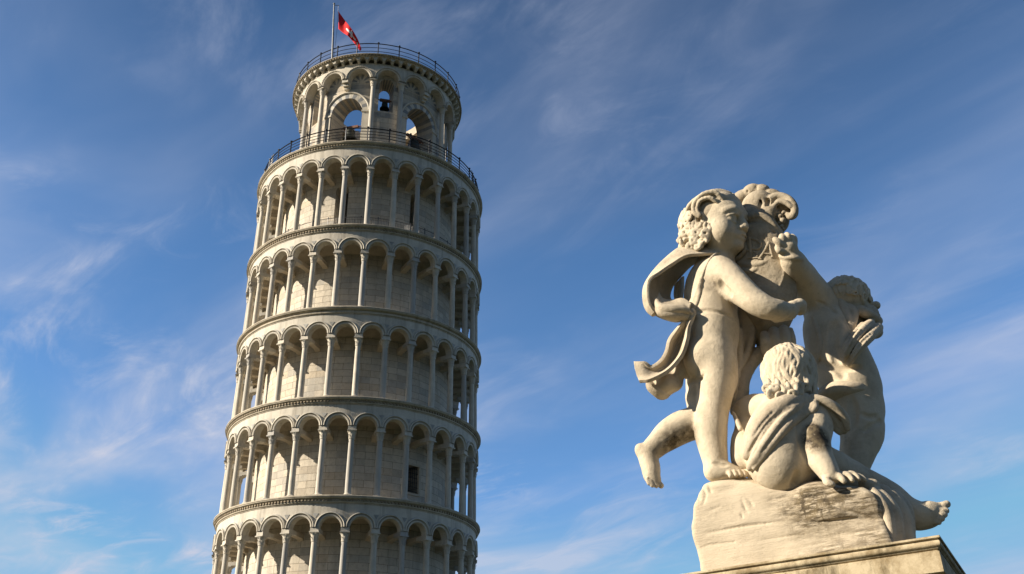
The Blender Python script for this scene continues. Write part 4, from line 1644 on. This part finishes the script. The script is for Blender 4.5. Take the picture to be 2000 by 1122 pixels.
# hair of the left figure
S = Sculpt(*bounds(1318, 355, 1462, 500, -60, 140), 0.0042)
f, u, s = basis(F1, U1)
X1 = lambda a, b, d: H1 + R1 * (a * f + b * u + d * s)
E3 = lambda a, b, d, r, k=.05, op='+': S.ell3(X1(a, b, d), [R1 * q for q in r], np.array([f, u, s]), k * R1, op)
E3(-.16, .25, 0, (.95, .89, .91))
E3(-.50, -.30, 0, (.42, .52, .66), .15)
E3(.95, -.25, 0, (.62, .78, 1.0), .04, '-')
E3(.30, .70, 0, (.50, .40, .70), .1)
E3(.78, .15, 0, (.40, .42, .9), .06, '-')
rg = np.random.default_rng(4)
for side in (-1, 1):
    # long locks swept from the brow back over the temple
    for i in range(13):
        e = i / 12
        d0 = side * (.08 + .60 * e)
        b0 = .98 - .30 * e ** 2
        P = [X1(.58 - .25 * e, b0 + .05, d0), X1(.25 - .2 * e, 1.12 - .33 * e ** 2, side * (.16 + .72 * e)), X1(-.30 - .1 * e, 1.05 - .52 * e, side * (.22 + .76 * e)),
             X1(-.72 - .12 * e + .2 * e * e, .62 - .55 * e, side * (.28 + .66 * e)), X1(-1.0 + .22 * e, .10 - .45 * e, side * (.30 + .58 * e))]
        lock(S, P, .085 * R1, .055 * R1, .012 * R1)
    # roll over the temple
    lock(S, [X1(.60, .62, side * .52), X1(.42, .86, side * .70), X1(.10, .80, side * .92), X1(-.18, .50, side * 1.02), X1(-.16, .18, side * 1.02), X1(.02, .02, side * .98)], .10 * R1, .07 * R1, .012 * R1)
    lock(S, [X1(.50, .48, side * .66), X1(.30, .66, side * .84), X1(.02, .56, side * .98), X1(-.06, .25, side * 1.0), X1(.06, .05, side * .97)], .08 * R1, .05 * R1, .012 * R1)
    # curls down the back and side of the neck
    for i in range(52):
        a = rg.uniform(-1.25, -.38); b = rg.uniform(-1.0, .4); dd = rg.uniform(.15, .95)
        if a > -.4 and b > .0:
            continue
        p = np.array([a + .12, b, dd * .9])
        q = np.array([-.15, .05, 0])
        v = p - q
        v *= 1.0 / np.linalg.norm(v / np.array([1.0, 1.05, .95]))
        c = q + v * rg.uniform(1.04, 1.12)
        c[2] *= side
        n = v * np.array([1, 1, side])
        nn = n[0] * f + n[1] * u + n[2] * s
        curl(S, X1(*c), nn, rg.uniform(.11, .18) * R1, .058 * R1, rg.uniform(1.1, 1.7), rg.uniform(0, 6), .006 * R1)
    for i in range(16):
        e = (i + .5) / 16
        a0 = -.98 + .85 * e
        P = [X1(a0, .05 - .3 * (1 - e), side * (.50 + .45 * e)), X1(a0 - .10, -.22, side * (.56 + .38 * e)), X1(a0 + .02, -.45, side * (.60 + .30 * e)), X1(a0 - .10, -.72 + .25 * e, side * (.56 + .28 * e)), X1(a0 + .03, -.90 + .35 * e, side * (.55 + .22 * e))]
        lock(S, P, .08 * R1, .06 * R1, .012 * R1)
for (px, py, w, rr) in ((1338, 428, 61, 9), (1346, 442, 72, 8), (1337, 456, 62, 9.5), (1340, 473, 66, 10), (1355, 471, 80, 9), (1359, 456, 84, 8.5), (1372, 473, 88, 9), (1352, 429, 76, 8.5), (1366, 440, 88, 8),
                        (1378, 456, 94, 8), (1384, 442, 95, 7.5), (1333, 441, 49, 8), (1332, 468, 49, 8.5), (1348, 482, 72, 7.5), (1364, 484, 84, 7)):
    S.ell(px, py, w - 8, rr * .9, rr * .9, rr * .9, 3)
    sc = rg.uniform(.75, 1.15)
    curl(S, pt(px, py, w), (-.35 + rg.uniform(-.5, .5), -.85, -.25 + rg.uniform(-.5, .5)), rr * sc * .0033, 3.6 * .0033, rg.uniform(.8, 1.9), rg.uniform(0, 6), .004)
    S.chain([(px + rr * .9, py - 2, w, 4.2), (px + rr * 1.2 + rg.uniform(-3, 3), py - rr * 1.1, w + 3, 4.4), (px + rr * .6, py - rr * 1.9, w + 1, 3.4)], 1.5, sub=4)
S.build('hair', M['stone'], putto1, 1, [(X1(.1, .1, -1.0), .08, .7)])  # darker patch in the hollow under the temple roll

# drapery of the left figure
D1 = Sculpt(*bounds(1325, 480, 1492, 820, -70, 130), VOX)
D1.chain([(1462, 600, 0, 28), (1457, 650, -5, 23), (1448, 700, -5, 18), (1446, 745, -4, 16), (1440, 785, 0, 12), (1432, 806, 2, 6)], 5, sub=3)
D1.chain([(1468, 610, 10, 14), (1466, 660, 14, 8), (1459, 692, 18, 6), (1448, 714, 22, 5), (1438, 730, 26, 4)], 3, sub=3)
D1.chain([(1484, 690, 0, 14), (1466, 712, 0, 13), (1455, 745, -2, 9), (1452, 772, -6, 10), (1444, 800, -8, 8)], 3, sub=3)
D1.chain([(1440, 650, 22, 12), (1444, 700, 22, 7), (1438, 750, 20, 5), (1432, 790, 14, 4)], 3, sub=3)
for L_, r in (([(1402, 493), (1388, 506), (1376, 528), (1369, 548), (1358, 572), (1346, 596)], 3.0), ([(1369, 548), (1366, 575), (1360, 596), (1350, 612)], 5.0), ([(1366, 560), (1357, 588), (1348, 610), (1342, 620)], 6.0), ([(1354, 585), (1346, 605), (1340, 616)], 5.0)):
    skin(D1, [(x, y, r) for (x, y) in L_], .2, 1.5, 4, src=S1)
for (x, y, r) in ((1352, 612, 8), (1347, 622, 7), (1345, 634, 6)):
    D1.ell(x, y, 74, r, r * 1.2, r, 3)
drap = D1.build('drapery', M['stone_cloth'], putto1, 1)
cloth('drapery', [
    [(1408, 496, 78), (1400, 484, 62), (1398, 484, 30), (1400, 494, 5)],
    [(1372, 498, 84), (1366, 484, 62), (1366, 484, 30), (1376, 506, 2)],
    [(1341, 501, 84), (1333, 488, 60), (1334, 490, 26), (1350, 520, -6)],
    [(1313, 517, 84), (1303, 508, 58), (1308, 514, 24), (1330, 540, -10)],
    [(1286, 535, 84), (1277, 535, 58), (1286, 542, 24), (1315, 558, -10)],
    [(1269, 547, 84), (1262, 562, 58), (1277, 568, 24), (1309, 573, -8)],
    [(1266, 574, 84), (1261, 588, 60), (1280, 590, 30), (1309, 584, -4)],
    [(1270, 594, 84), (1267, 606, 64), (1286, 604, 38), (1316, 592, 4)],
    [(1280, 610, 80), (1278, 616, 66), (1298, 612, 46), (1330, 598, 20)]], 7, M['stone_cloth'], putto1, 8, 8,
    ripple=lambda U, V: 3.0 * np.sin(V * 9 + 3 * U) * np.sin(math.pi * V))
cloth('drapery', [
    [(1287, 573, 60), (1280, 588, 76), (1276, 604, 74), (1283, 617, 58)],
    [(1294, 586, 66), (1290, 598, 86), (1291, 611, 84), (1299, 624, 62)],
    [(1314, 590, 66), (1311, 600, 90), (1313, 614, 88), (1319, 629, 64)],
    [(1333, 588, 68), (1331, 600, 90), (1332, 613, 88), (1335, 627, 68)],
    [(1348, 598, 76), (1346, 606, 88), (1346, 614, 86), (1346, 624, 74)]], 7, M['stone_cloth'], putto1, 9, 8,
    ripple=lambda U, V: 3.2 * np.sin(V * 15 - 2.0 * U) * (0.4 + .6 * U))
cloth('drapery', [
    [(1342, 610, 76), (1347, 608, 86), (1352, 612, 88), (1358, 614, 80)],
    [(1328, 632, 72), (1336, 636, 66), (1342, 640, 70), (1349, 640, 84)],
    [(1306, 661, 68), (1320, 666, 48), (1333, 668, 50), (1346, 660, 80)],
    [(1299, 687, 66), (1312, 693, 44), (1325, 694, 46), (1338, 684, 78)],
    [(1289, 705, 64), (1302, 714, 48), (1314, 714, 50), (1326, 702, 76)],
    [(1271, 717, 64), (1278, 728, 52), (1290, 732, 54), (1303, 724, 76)],
    [(1256, 707, 66), (1257, 722, 58), (1262, 734, 60), (1270, 741, 74)],
    [(1238, 707, 56), (1240, 720, 54), (1244, 733, 56), (1248, 745, 62)]], 7, M['stone_cloth'], putto1, 8, 8,
    ripple=lambda U, V: 2.5 * np.sin(V * 7 + 5 * U))
cloth('drapery', [
    [(1340, 688, 30), (1343, 706, 34), (1345, 722, 30), (1346, 738, 22)],
    [(1313, 714, 28), (1322, 730, 40), (1329, 740, 34), (1335, 742, 22)],
    [(1292, 727, 30), (1302, 744, 46), (1312, 756, 40), (1320, 761, 24)],
    [(1272, 738, 34), (1284, 756, 46), (1294, 768, 40), (1303, 777, 26)],
    [(1262, 744, 30), (1265, 752, 36), (1269, 761, 32), (1276, 770, 24)]], 7, M['stone_cloth'], putto1, 8, 8,
    ripple=lambda U, V: 4.0 * np.sin(U * 14 + 2 * V))
cloth('drapery', [
    [(1334, 540, -12), (1326, 548, 0), (1318, 556, 4)],
    [(1334, 560, -14), (1326, 566, 4), (1316, 572, 6)],
    [(1332, 580, -12), (1324, 586, 6), (1317, 584, 6)],
    [(1330, 596, -8), (1322, 598, 8), (1318, 592, 6)]], 6, M['stone_cloth'], putto1, 6, 6)
del D1, S

# ---- seated figure in front, seen from the back
S3 = Sculpt(*bounds(1420, 668, 1868, 1045, 10, 235), VOX)
S3.chain([(1540, 785, 98, 34), (1535, 808, 98, 46), (1527, 845, 98, 58), (1524, 885, 98, 62), (1522, 912, 100, 54)], 14, sub=2)
S3.ell(1538, 900, 100, 66, 52, 52, 10)
S3.ell(1457, 886, 40, 29, 46, 36, 10)
S3.chain([(1512, 802, 80, 30), (1476, 804, 34, 32), (1456, 806, 20, 25)], 10, sub=2)
S3.chain([(1458, 830, 24, 22), (1456, 860, 36, 24), (1452, 900, 48, 22)], 10)
S3.chain([(1578, 797, 108, 29), (1592, 830, 126, 31), (1591, 860, 138, 27.5), (1600, 890, 148, 23.5), (1613, 914, 158, 19.5), (1624, 931, 165, 15)], 8, sub=3)
S3.ell(1592, 852, 156, 15, 20, 12, 8)
S3.ell(1630, 934, 166, 15, 9, 12, 4, ang=-10)
for ch in ([(1626, 934, 168, 8.5), (1639, 931, 176, 7), (1648, 940, 182, 5.5)], [(1637, 930, 166, 8), (1654, 928, 173, 6.8), (1664, 938, 180, 5.5)],
           [(1646, 928, 163, 7.5), (1666, 927, 169, 6.5), (1677, 936, 176, 5)], [(1652, 927, 160, 7), (1678, 931, 165, 5.8), (1690, 938, 170, 4.8)],
           [(1614, 936, 168, 9), (1616, 943, 176, 7), (1626, 946, 180, 5.5)]):
    S3.chain(ch, 1.5, sub=3)
S3.chain([(1600, 905, 90, 40), (1690, 945, 96, 27), (1735, 972, 104, 29), (1768, 1000, 110, 27), (1792, 1008, 112, 25)], 8, sub=3)
S3.chain([(1792, 1008, 112, 25), (1806, 1008, 113, 24)], 6)
S3.ell(1814, 1006, 114, 25, 24, 19, 6)
S3.ell(1800, 1019, 110, 20, 14, 16, 6)
S3.chain([(1815, 992, 120, 12), (1836, 991, 120, 9)], 6)
for (x, y, w, r, dx, dy) in ((1834, 989, 120, 7.6, 15, -4), (1828, 999, 124, 6.2, 20, -1), (1827, 1006, 125, 6.0, 18, 0), (1825, 1013, 124, 5.6, 15, 1), (1821, 1020, 122, 5.2, 13, 1)):
    S3.chain([(x, y, w, r), (x + dx * .6, y + dy * .4, w + 3, r * .92), (x + dx, y + dy, w + 2, r * .96)], 1.2)
S3.chain([(1543, 765, 95, 28), (1542, 790, 97, 34)], 10)
H3 = pt(1543, 738, 92)
F3, U3 = (0.42, 0.88, -0.05), (0.0, -0.08, 1)
R3 = 0.154
head(S3, H3, F3, U3, R3, face=False)
skin(S3, [(1556, 925, 3), (1554, 940, 4), (1550, 950, 4)], -.1, 8, 2, '-')
skin(S3, [(1562, 800, 2), (1560, 830, 2.5), (1563, 865, 2.5), (1575, 900, 2)], -.2, 6, 3, '-')
S3.displace(lambda P: 0.0012 * (vnoise(P * 45, 15) - .5) + 0.004 * (vnoise(P * 14, 16) - .5))
putto3 = S3.build('child_figure', M['stone'], statue, 2,
                  [(pt(1594, 858, 165), .075, 1.9), (pt(1588, 842, 160), .05, 1.6), (pt(1555, 940, 150), .03, .9), (pt(1720, 965, 110), .12, .4), (pt(1570, 735, 130), .04, .5)])  # stained elbow, and a darker patch in the seat crease
putto3['label'] = 'seated child figure seen from behind, leaning on one arm'
S = Sculpt(*bounds(1478, 660, 1605, 795, 20, 170), 0.0042)
f, u, s = basis(F3, U3)
X3 = lambda a, b, d: H3 + R3 * (a * f + b * u + d * s)
E3 = lambda a, b, d, r, k=.05, op='+': S.ell3(X3(a, b, d), [R3 * q for q in r], np.array([f, u, s]), k * R3, op)
E3(-.18, .20, 0, (.98, .90, .92))
E3(-.45, -.40, 0, (.56, .66, .82), .15)
E3(.85, -.3, 0, (.62, .9, 1.1), .04, '-')
rg = np.random.default_rng(9)
for i in range(46):                            # long wavy locks from the crown down to the nape
    e = (i % 23) / 22
    az = -1.75 + 3.5 * e + rg.uniform(-.08, .08)
    lo_ = (i // 23)
    P = []
    ph = rg.uniform(0, 6.28)
    for j in range(8):
        q = (.12 if lo_ == 0 else .95) + ((2.0 + .55 * ((i * 7) % 5) / 4) if lo_ == 0 else 1.75) * j / 7
        a = az * (.75 + .25 * math.sin(q)) + .13 * math.sin(ph + 4.2 * q) * min(1, q)
        back, side_ = math.cos(a), math.sin(a)
        rr = math.sin(q)
        d = np.array([-.12 - back * rr * .98, .22 + .93 * math.cos(q), side_ * rr * .93])
        if q > 1.57:
            d[0] = -.14 - back * (.98 - .16 * (q - 1.57)); d[1] = .22 - 1.05 * (q - 1.57); d[2] = side_ * (.93 - .06 * (q - 1.57))
        P.append(X3(*(d * (1.0 + .03 * math.sin(ph + 3 * j)))))
    lock(S, P, .095 * R3, .055 * R3, .012 * R3)
for (px, py, w, rr) in ((1507, 771, 146, 10.5), (1522, 775, 152, 11), (1547, 770, 156, 10), (1535, 766, 152, 9), (1497, 760, 138, 9), (1559, 764, 150, 9), (1571, 756, 142, 8), (1514, 758, 148, 8), (1552, 754, 154, 7)):
    S.chain([(px + rr * .8, py - 3, w, 4.2), (px + rr * .9 + rg.uniform(-4, 2), py - rr * 1.2, w + 1, 4.4), (px + rr * .3, py - rr * 2.0, w - 2, 3.2)], 1.5, sub=4)
    curl(S, pt(px, py, w), (-.2 + rg.uniform(-.5, .5), -.9, -.2 + rg.uniform(-.4, .4)), rr * rg.uniform(.75, 1.1) * .0029, 3.9 * .0029, 1.5, px, .002)
S.build('hair', M['stone'], putto3, 1, [(X3(-.2, .6, .7), .05, .5)])
D3 = Sculpt(*bounds(1425, 765, 1675, 935, 30, 225), VOX)
for pts in ([(1572, 778, 10), (1535, 792, 19), (1505, 818, 24), (1484, 850, 24), (1468, 878, 15), (1457, 892, 6)],
            [(1520, 790, 12), (1492, 808, 14), (1474, 838, 14), (1462, 866, 10)]):
    skin(D3, pts, .35, 5, 4, src=S3)
for pts in ([(1580, 782, 8), (1548, 800, 11), (1521, 830, 12), (1498, 864, 12), (1476, 896, 11), (1465, 914, 7)],
            [(1586, 786, 7), (1562, 808, 8), (1538, 832, 9), (1517, 856, 8), (1492, 890, 6), (1474, 914, 5)]):
    skin(D3, pts, -.15, 1.5, 4, src=S3)
skin(D3, [(1590, 788, 7), (1576, 806, 7), (1552, 826, 5), (1540, 834, 3)], -.2, 1.0, 4, src=S3)
skin(D3, [(1588, 776, 7), (1592, 795, 7), (1585, 806, 4)], -.3, 1.0, 4, src=S3)
D3.ell(1589, 779, 140, 10, 8, 9, 2)
for dw in (0, -10, -20):
    D3.chain([(1590, 777, 148 + dw, 7), (1612, 784, 150 + dw, 8), (1634, 798, 146 + dw, 8.5), (1650, 817, 138 + dw, 8), (1656, 837, 130 + dw, 6)], 2, sub=4)
D3.chain([(1600, 788, 140, 8), (1618, 806, 132, 9), (1634, 826, 124, 9), (1648, 842, 118, 7)], 2, sub=4)
D3.chain([(1596, 786, 136, 6), (1612, 808, 128, 6), (1624, 830, 122, 6), (1640, 846, 118, 5)], 2, sub=4)
D3.chain([(1446, 838, 78, 5), (1436, 815, 56, 4), (1431, 805, 46, 2.5)], 2, sub=3)
for pts in ([(1530, 800), (1500, 826), (1478, 858), (1460, 890)], [(1552, 792), (1522, 812), (1494, 846), (1470, 888)], [(1515, 800), (1490, 826), (1472, 852)], [(1562, 800), (1535, 822), (1512, 850), (1488, 884)]):
    skin(D3, [(x, y, 2.2) for (x, y) in pts], -.4, 2.5, 4, '-')
D3.build('drapery', M['stone_cloth'], putto3, 1)
del D3, S

# ---- right figure: standing with its back turned, arm stretched up to the shield
WOFF = -150.0
S2 = Sculpt(*bounds(1505, 450, 1735, 960, 20, 330), VOX)
S2.chain([(1618, 622, 126, 40), (1626, 662, 138, 50), (1640, 705, 144, 54), (1658, 745, 146, 54), (1670, 780, 148, 50)], 14, sub=2)
S2.ell(1600, 650, 130, 27, 45, 34, 12)
S2.ell(1678, 800, 150, 47, 44, 44, 12)
S2.ell(1655, 640, 128, 40, 36, 34, 12)
S2.chain([(1680, 815, 154, 44), (1684, 850, 160, 38), (1676, 880, 166, 31), (1669, 908, 170, 27), (1664, 934, 172, 24)], 10, sub=2)
S2.ell(1711, 838, 148, 15, 20, 20, 8)
S2.chain([(1666, 938, 176, 17), (1698, 937, 182, 13), (1708, 941, 186, 8)], 8)
S2.chain([(1617, 622, 126, 38), (1597, 586, 146, 32), (1573, 549, 186, 26.5), (1556, 523, 228, 23), (1546, 506, 254, 20)], 10, sub=3)
S2.ell(1546, 504, 256, 25, 9, 24, 3, ang=-18)
S2.ell(1539, 487, 268, 19, 19, 14, 6)
for ch in ([(1530, 482, 274, 7.5), (1519, 473, 280, 7), (1513, 468, 280, 5.5)], [(1535, 476, 274, 7.5), (1528, 465, 282, 7), (1527, 461, 278, 5.5)], [(1543, 474, 274, 8), (1539, 463, 282, 7.5), (1537, 459, 276, 6)],
           [(1550, 477, 270, 7.5), (1550, 467, 274, 7), (1547, 462, 270, 5.5)], [(1530, 492, 270, 7), (1522, 490, 274, 6), (1517, 484, 274, 5)]):
    S2.chain(ch, 1.5, sub=3)
H2 = pt(1657, 596, 135)
F2, U2 = (0.80, 0.50, -0.18), (0.05, -0.05, 1)
R2 = 0.148
head(S2, H2, F2, U2, R2)
S2.chain([(1648, 620, 130, 30), (1640, 645, 130, 34)], 10)
skin(S2, [(1598, 590, 2), (1620, 600, 2), (1632, 612, 2)], -.2, 5, 3, '-')
skin(S2, [(1690, 842, 3), (1708, 828, 3), (1722, 822, 3)], -.2, 6, 3, '-')
skin(S2, [(1682, 808, 2.5), (1700, 815, 3), (1716, 812, 3)], -.2, 6, 3, '-')
skin(S2, [(1632, 628, 5), (1628, 665, 5), (1634, 700, 4), (1646, 735, 3)], -.35, 10, 4, '-')
skin(S2, [(1590, 700, 3), (1620, 716, 3.5), (1650, 722, 3), (1680, 716, 2.5)], -.2, 8, 4, '-')
skin(S2, [(1664, 780, 4), (1668, 806, 5), (1664, 834, 4)], -.2, 8, 4, '-')
S2.displace(lambda P: 0.0012 * (vnoise(P * 45, 25) - .5) + 0.004 * (vnoise(P * 14, 26) - .5))
putto2 = S2.build('child_figure', M['stone'], statue, 2, [(pt(1660, 690, 195), .04, .6), (pt(1640, 725, 195), .05, .4), (pt(1595, 560, 120), .08, .3)])
putto2['label'] = 'standing child figure with its back turned and one arm raised to the shield'
S = Sculpt(*bounds(1600, 535, 1725, 650, 50, 230), 0.0042)
f, u, s = basis(F2, U2)
X2 = lambda a, b, d: H2 + R2 * (a * f + b * u + d * s)
S.ell3(X2(-.16, .24, 0), [R2 * .98, R2 * .9, R2 * .93], np.array([f, u, s]))
S.ell3(X2(.95, -.2, 0), [R2 * .62, R2 * .75, R2 * 1.0], np.array([f, u, s]), .04 * R2, '-')
rg = np.random.default_rng(21)
for i in range(40):
    az = -3.0 + 6.0 * i / 39
    ph = rg.uniform(0, 6.28)
    P = []
    for j in range(7):
        q = .15 + 1.75 * j / 6
        a = az + .12 * math.sin(ph + 4 * q)
        d = np.array([-.12 - math.cos(a) * math.sin(q) * 1.0, .24 + .92 * math.cos(q), math.sin(a) * math.sin(q) * .95]) * (1 + .03 * math.sin(ph + 3 * j))
        P.append(X2(*d))
    lock(S, P, .09 * R2, .055 * R2, .012 * R2)
for i in range(34):
    a = rg.uniform(-2.8, 2.8); q = rg.uniform(1.2, 2.0)
    d = np.array([-.12 - math.cos(a) * math.sin(q) * 1.04, .24 + .92 * math.cos(q), math.sin(a) * math.sin(q) * .98])
    n = d[0] * f + d[1] * u + d[2] * s
    curl(S, X2(*d), n, rg.uniform(.10, .15) * R2, .05 * R2, 1.4, rg.uniform(0, 6), .006 * R2)
for (px, py, w, r) in ((1711, 597, 150, 8.5), (1714, 617, 150, 5.5)):
    S.ell(px, py, w, r, r, r, 2)
    S.chain([(px - 16, py - 2, w, r * .9), (px - 2, py, w, r * .8)], 2)
S.build('hair', M['stone'], putto2, 1)
D2 = Sculpt(*bounds(1578, 575, 1735, 765, 60, 280), VOX)
D2.ell(1690, 616, 142, 26, 22, 30, 4)
D2.chain([(1640, 585, 160, 8), (1650, 610, 176, 8), (1657, 632, 186, 6), (1662, 650, 190, 4)], 6, sub=4)
D2.chain([(1658, 600, 170, 7), (1668, 612, 178, 7), (1667, 632, 184, 5), (1662, 650, 190, 4)], 6, sub=4)
D2.chain([(1680, 606, 172, 9), (1690, 612, 178, 8), (1704, 618, 172, 7), (1716, 628, 160, 8)], 6, sub=4)
D2.ell(1706, 650, 158, 18, 13, 20, 4, ang=-10)
for dw in (48, 34, 18, 0, -14):
    e = max(dw, 0) / 48
    D2.chain([(1700, 632, 178 + dw * .6, 9 - 2 * e), (1684, 646, 190 + dw, 10 - 3 * e), (1668, 666, 200 + dw, 9 - 3 * e), (1655, 688, 202 + dw * .8, 8 - 3 * e), (1650, 708, 200 + dw * .3, 6 - 2 * e)], 3, sub=4)
    D2.chain([(1716, 640, 172 + dw * .6, 9 - 2 * e), (1702, 654, 190 + dw, 10 - 3 * e), (1684, 672, 202 + dw, 10 - 3 * e), (1668, 694, 204 + dw * .8, 8 - 3 * e), (1657, 713, 200 + dw * .3, 4)], 3, sub=4)
D2.chain([(1684, 634, 196, 5), (1668, 655, 216, 6), (1654, 675, 222, 6), (1647, 698, 208, 5)], 3, sub=4)
skin(D2, [(1588, 622, 4), (1597, 645, 5), (1603, 670, 5), (1602, 695, 4), (1596, 710, 3)], .1, 2, 4, src=S2)
for pts in ([(1690, 640), (1670, 664), (1656, 690)], [(1708, 646), (1686, 666), (1668, 690), (1658, 708)], [(1676, 640), (1660, 662), (1650, 684)]):
    skin(D2, [(x, y, 2.4) for (x, y) in pts], -.3, 2.5, 4, '-')
D2.build('drapery', M['stone_cloth'], putto2, 1)
cloth('drapery', [
    [(1584, 780, 148), (1592, 778, 158), (1602, 780, 160), (1614, 786, 152)],
    [(1604, 759, 164), (1612, 763, 178), (1622, 770, 182), (1632, 776, 172)],
    [(1624, 747, 172), (1632, 752, 190), (1642, 762, 196), (1650, 770, 184)],
    [(1654, 746, 182), (1660, 752, 200), (1667, 759, 202), (1674, 768, 188)],
    [(1682, 746, 180), (1687, 752, 196), (1692, 759, 196), (1697, 768, 178)],
    [(1706, 736, 150), (1711, 744, 164), (1715, 752, 164), (1719, 762, 146)]], 8, M['stone_cloth'], putto2, 8, 8,
    ripple=lambda U, V: 2.0 * np.sin(V * 10 + 3 * U))
del D2, S, S1, S2, S3
WOFF = 0.0

# ---- the rock they stand on
c0 = np.array([PC[0], PC[1]])


def front_hit(px, py, off):
    """where a sight line meets the vertical plane `off` metres in front of the pedestal's middle"""
    p, _ = at(px, py, 1.0)
    d = p - np.array([0, 0, EYE])
    t = (c0 @ PB + off) / (d[:2] @ PB)
    return np.array([0, 0, EYE]) + d * t


FO = 0.405
tops = np.array([[(q[:2] - c0) @ PA, q[2]] for q in (front_hit(x, y, FO) for (x, y) in
                 ((1352, 952), (1360, 946), (1372, 940), (1390, 936), (1430, 932), (1462, 933), (1500, 943), (1550, 955), (1600, 947), (1640, 948), (1682, 946), (1704, 957), (1722, 978), (1735, 1010)))])
qa0 = (front_hit(1361, 1040, FO)[:2] - c0) @ PA
qa1 = (front_hit(1726, 1040, FO)[:2] - c0) @ PA
S5 = Sculpt((PC[0] - .95, PC[1] - .85, PZ - .01), (PC[0] + .85, PC[1] + .75, 3.72), 0.007)
ax = [S5.lo[i] + S5.vox * np.arange(S5.n[i]) for i in range(3)]
P = np.stack(np.meshgrid(*ax, indexing='ij'), -1)
qa = (P[..., 0] - c0[0]) * PA[0] + (P[..., 1] - c0[1]) * PA[1]
qb = (P[..., 0] - c0[0]) * PB[0] + (P[..., 1] - c0[1]) * PB[1]
zt_ = np.interp(qa, tops[:, 0], tops[:, 1])
zz = P[..., 2]
strat = vnoise(np.stack([qa * 2.2, qb * 2.2, zz * 17 + 1.2 * vnoise(P * 3.0, 31)], -1), 32)
big = vnoise(P * 4.2, 33)
fine_ = vnoise(np.stack([qa * 9, qb * 9, zz * 60], -1), 34)
rough = np.clip((qa - (-.12)) / .35, 0.25, 1.0)
ledge = vnoise(np.stack([qa * 1.3, qb * 1.3, zz * 8 + 0.9 * qa], -1), 36)
ledge = np.clip((ledge - .35) * 4, 0, 1)
wob = (.034 * (ledge - .6) * rough + .034 * (strat - .5) * rough + .045 * (big - .5) + .009 * (fine_ - .5) * rough)
belly = .03 * np.sin((zz - PZ) * 9.0)
d = smax(smax(qb - FO + .012 - wob, -qb - .40 + wob, .05), smax(qa - qa1 - .35 * wob - .10 * np.clip(3.30 - zz, 0, 1), qa0 - qa - 1.3 * wob - belly - .03 * np.clip(zz - 3.3, 0, .2), .03), .035)
d = smax(d, (zz - zt_ - .25 * wob + .10 * np.clip(.25 - qb, 0, 1)) * .9, .03)
d = np.maximum(d, PZ - .004 - zz)
S5.f[...] = d
del P, qa, qb, strat, big, fine_, d, zz, zt_


S5.ell(1680, 968, 40, 66, 30, 60, 14)
S5.ell(1640, 975, 90, 60, 25, 60, 14)
S5.ell(1420, 950, 40, 46, 13, 34, 8)
S5.ell(1592, 962, 112, 46, 22, 50, 10)
S5.ell(1466, 953, 44, 34, 17, 28, 14)
S5.ell(1560, 975, 40, 90, 25, 60, 14)


def gouge(pts, r, k=2):
    rows = []
    Q = crom(pts, 6) if len(pts) > 2 else np.linspace(pts[0], pts[1], 6)
    n = len(Q)
    for i, q in enumerate(S5.trace(Q)):
        if q is not None:
            rows.append((*q, r * .0027 * (0.45 + 0.55 * math.sin(math.pi * (i + .5) / n))))
    if len(rows) > 1:
        S5.chain3(rows, k * .0027, '-')


for pts, r in (([(1614, 982), (1650, 996), (1680, 1006), (1712, 1017)], 3.2), ([(1575, 1022), (1630, 1018), (1680, 1013), (1722, 1017)], 3.0), ([(1372, 1043), (1420, 1034), (1470, 1026), (1520, 1020)], 2.6),
               ([(1520, 990), (1550, 986), (1580, 984)], 2.2), ([(1366, 1070), (1400, 1062), (1440, 1059)], 2.0), ([(1520, 1008), (1545, 1006), (1570, 1005)], 2.0), ([(1500, 978), (1530, 972), (1560, 965)], 2.2),
               ([(1449, 976), (1454, 990), (1460, 1000)], 1.5), ([(1460, 974), (1466, 982), (1472, 989)], 1.4), ([(1446, 1003), (1452, 1012)], 1.4), ([(1372, 950), (1378, 965), (1374, 985)], 2.4), ([(1384, 947), (1387, 958), (1390, 963)], 1.8), ([(1362, 950), (1362, 965), (1368, 980)], 2.2),
               ([(1640, 975), (1670, 968), (1700, 966)], 1.8), ([(1650, 988), (1690, 980), (1712, 978)], 1.6), ([(1600, 1050), (1650, 1043), (1700, 1040)], 1.8), ([(1380, 1000), (1395, 994), (1408, 989)], 1.2), ([(1480, 1056), (1530, 1049), (1580, 1043)], 1.4)):
    gouge(pts, r)
rock = S5.build('rock_base', M['rock'], statue, 1,
                [(pt(1590, 985, 150), .15, 1.5), (pt(1540, 990, 140), .11, 1.1), (pt(1565, 1015, 150), .10, 1.2), (pt(1640, 1000, 180), .12, .9), (pt(1690, 985, 200), .12, 1.2), (pt(1620, 1070, 190), .16, 1.25), (pt(1560, 1085, 170), .13, 1.1), (pt(1640, 955, 180), .11, 1.5), (pt(1510, 975, 120), .07, .7),
                 (pt(1700, 1040, 215), .15, 1.15), (pt(1480, 1080, 120), .10, .3), (pt(1720, 970, 200), .12, .8), (pt(1740, 1020, 200), .16, .7)])
del S5
S6 = Sculpt(*bounds(1670, 925, 1800, 1075, 70, 240), VOX)
for ch in ([(1712, 962, 160, 10), (1730, 984, 166, 15), (1744, 1012, 170, 16), (1750, 1060, 172, 15)], [(1722, 958, 138, 12), (1746, 982, 146, 16), (1762, 1014, 152, 16), (1767, 1062, 156, 15)],
           [(1738, 965, 120, 13), (1760, 985, 134, 13), (1772, 1010, 142, 12), (1776, 1065, 146, 11)], [(1704, 960, 170, 8), (1718, 980, 178, 9), (1732, 1006, 184, 9), (1740, 1055, 186, 9)], [(1690, 946, 150, 13), (1706, 948, 152, 12)]):
    S6.chain(ch, 6, sub=4)
S6.build('fallen_drapery', M['stone_cloth'], statue, 1, [(pt(1725, 975, 215), .10, .9)])
del S6
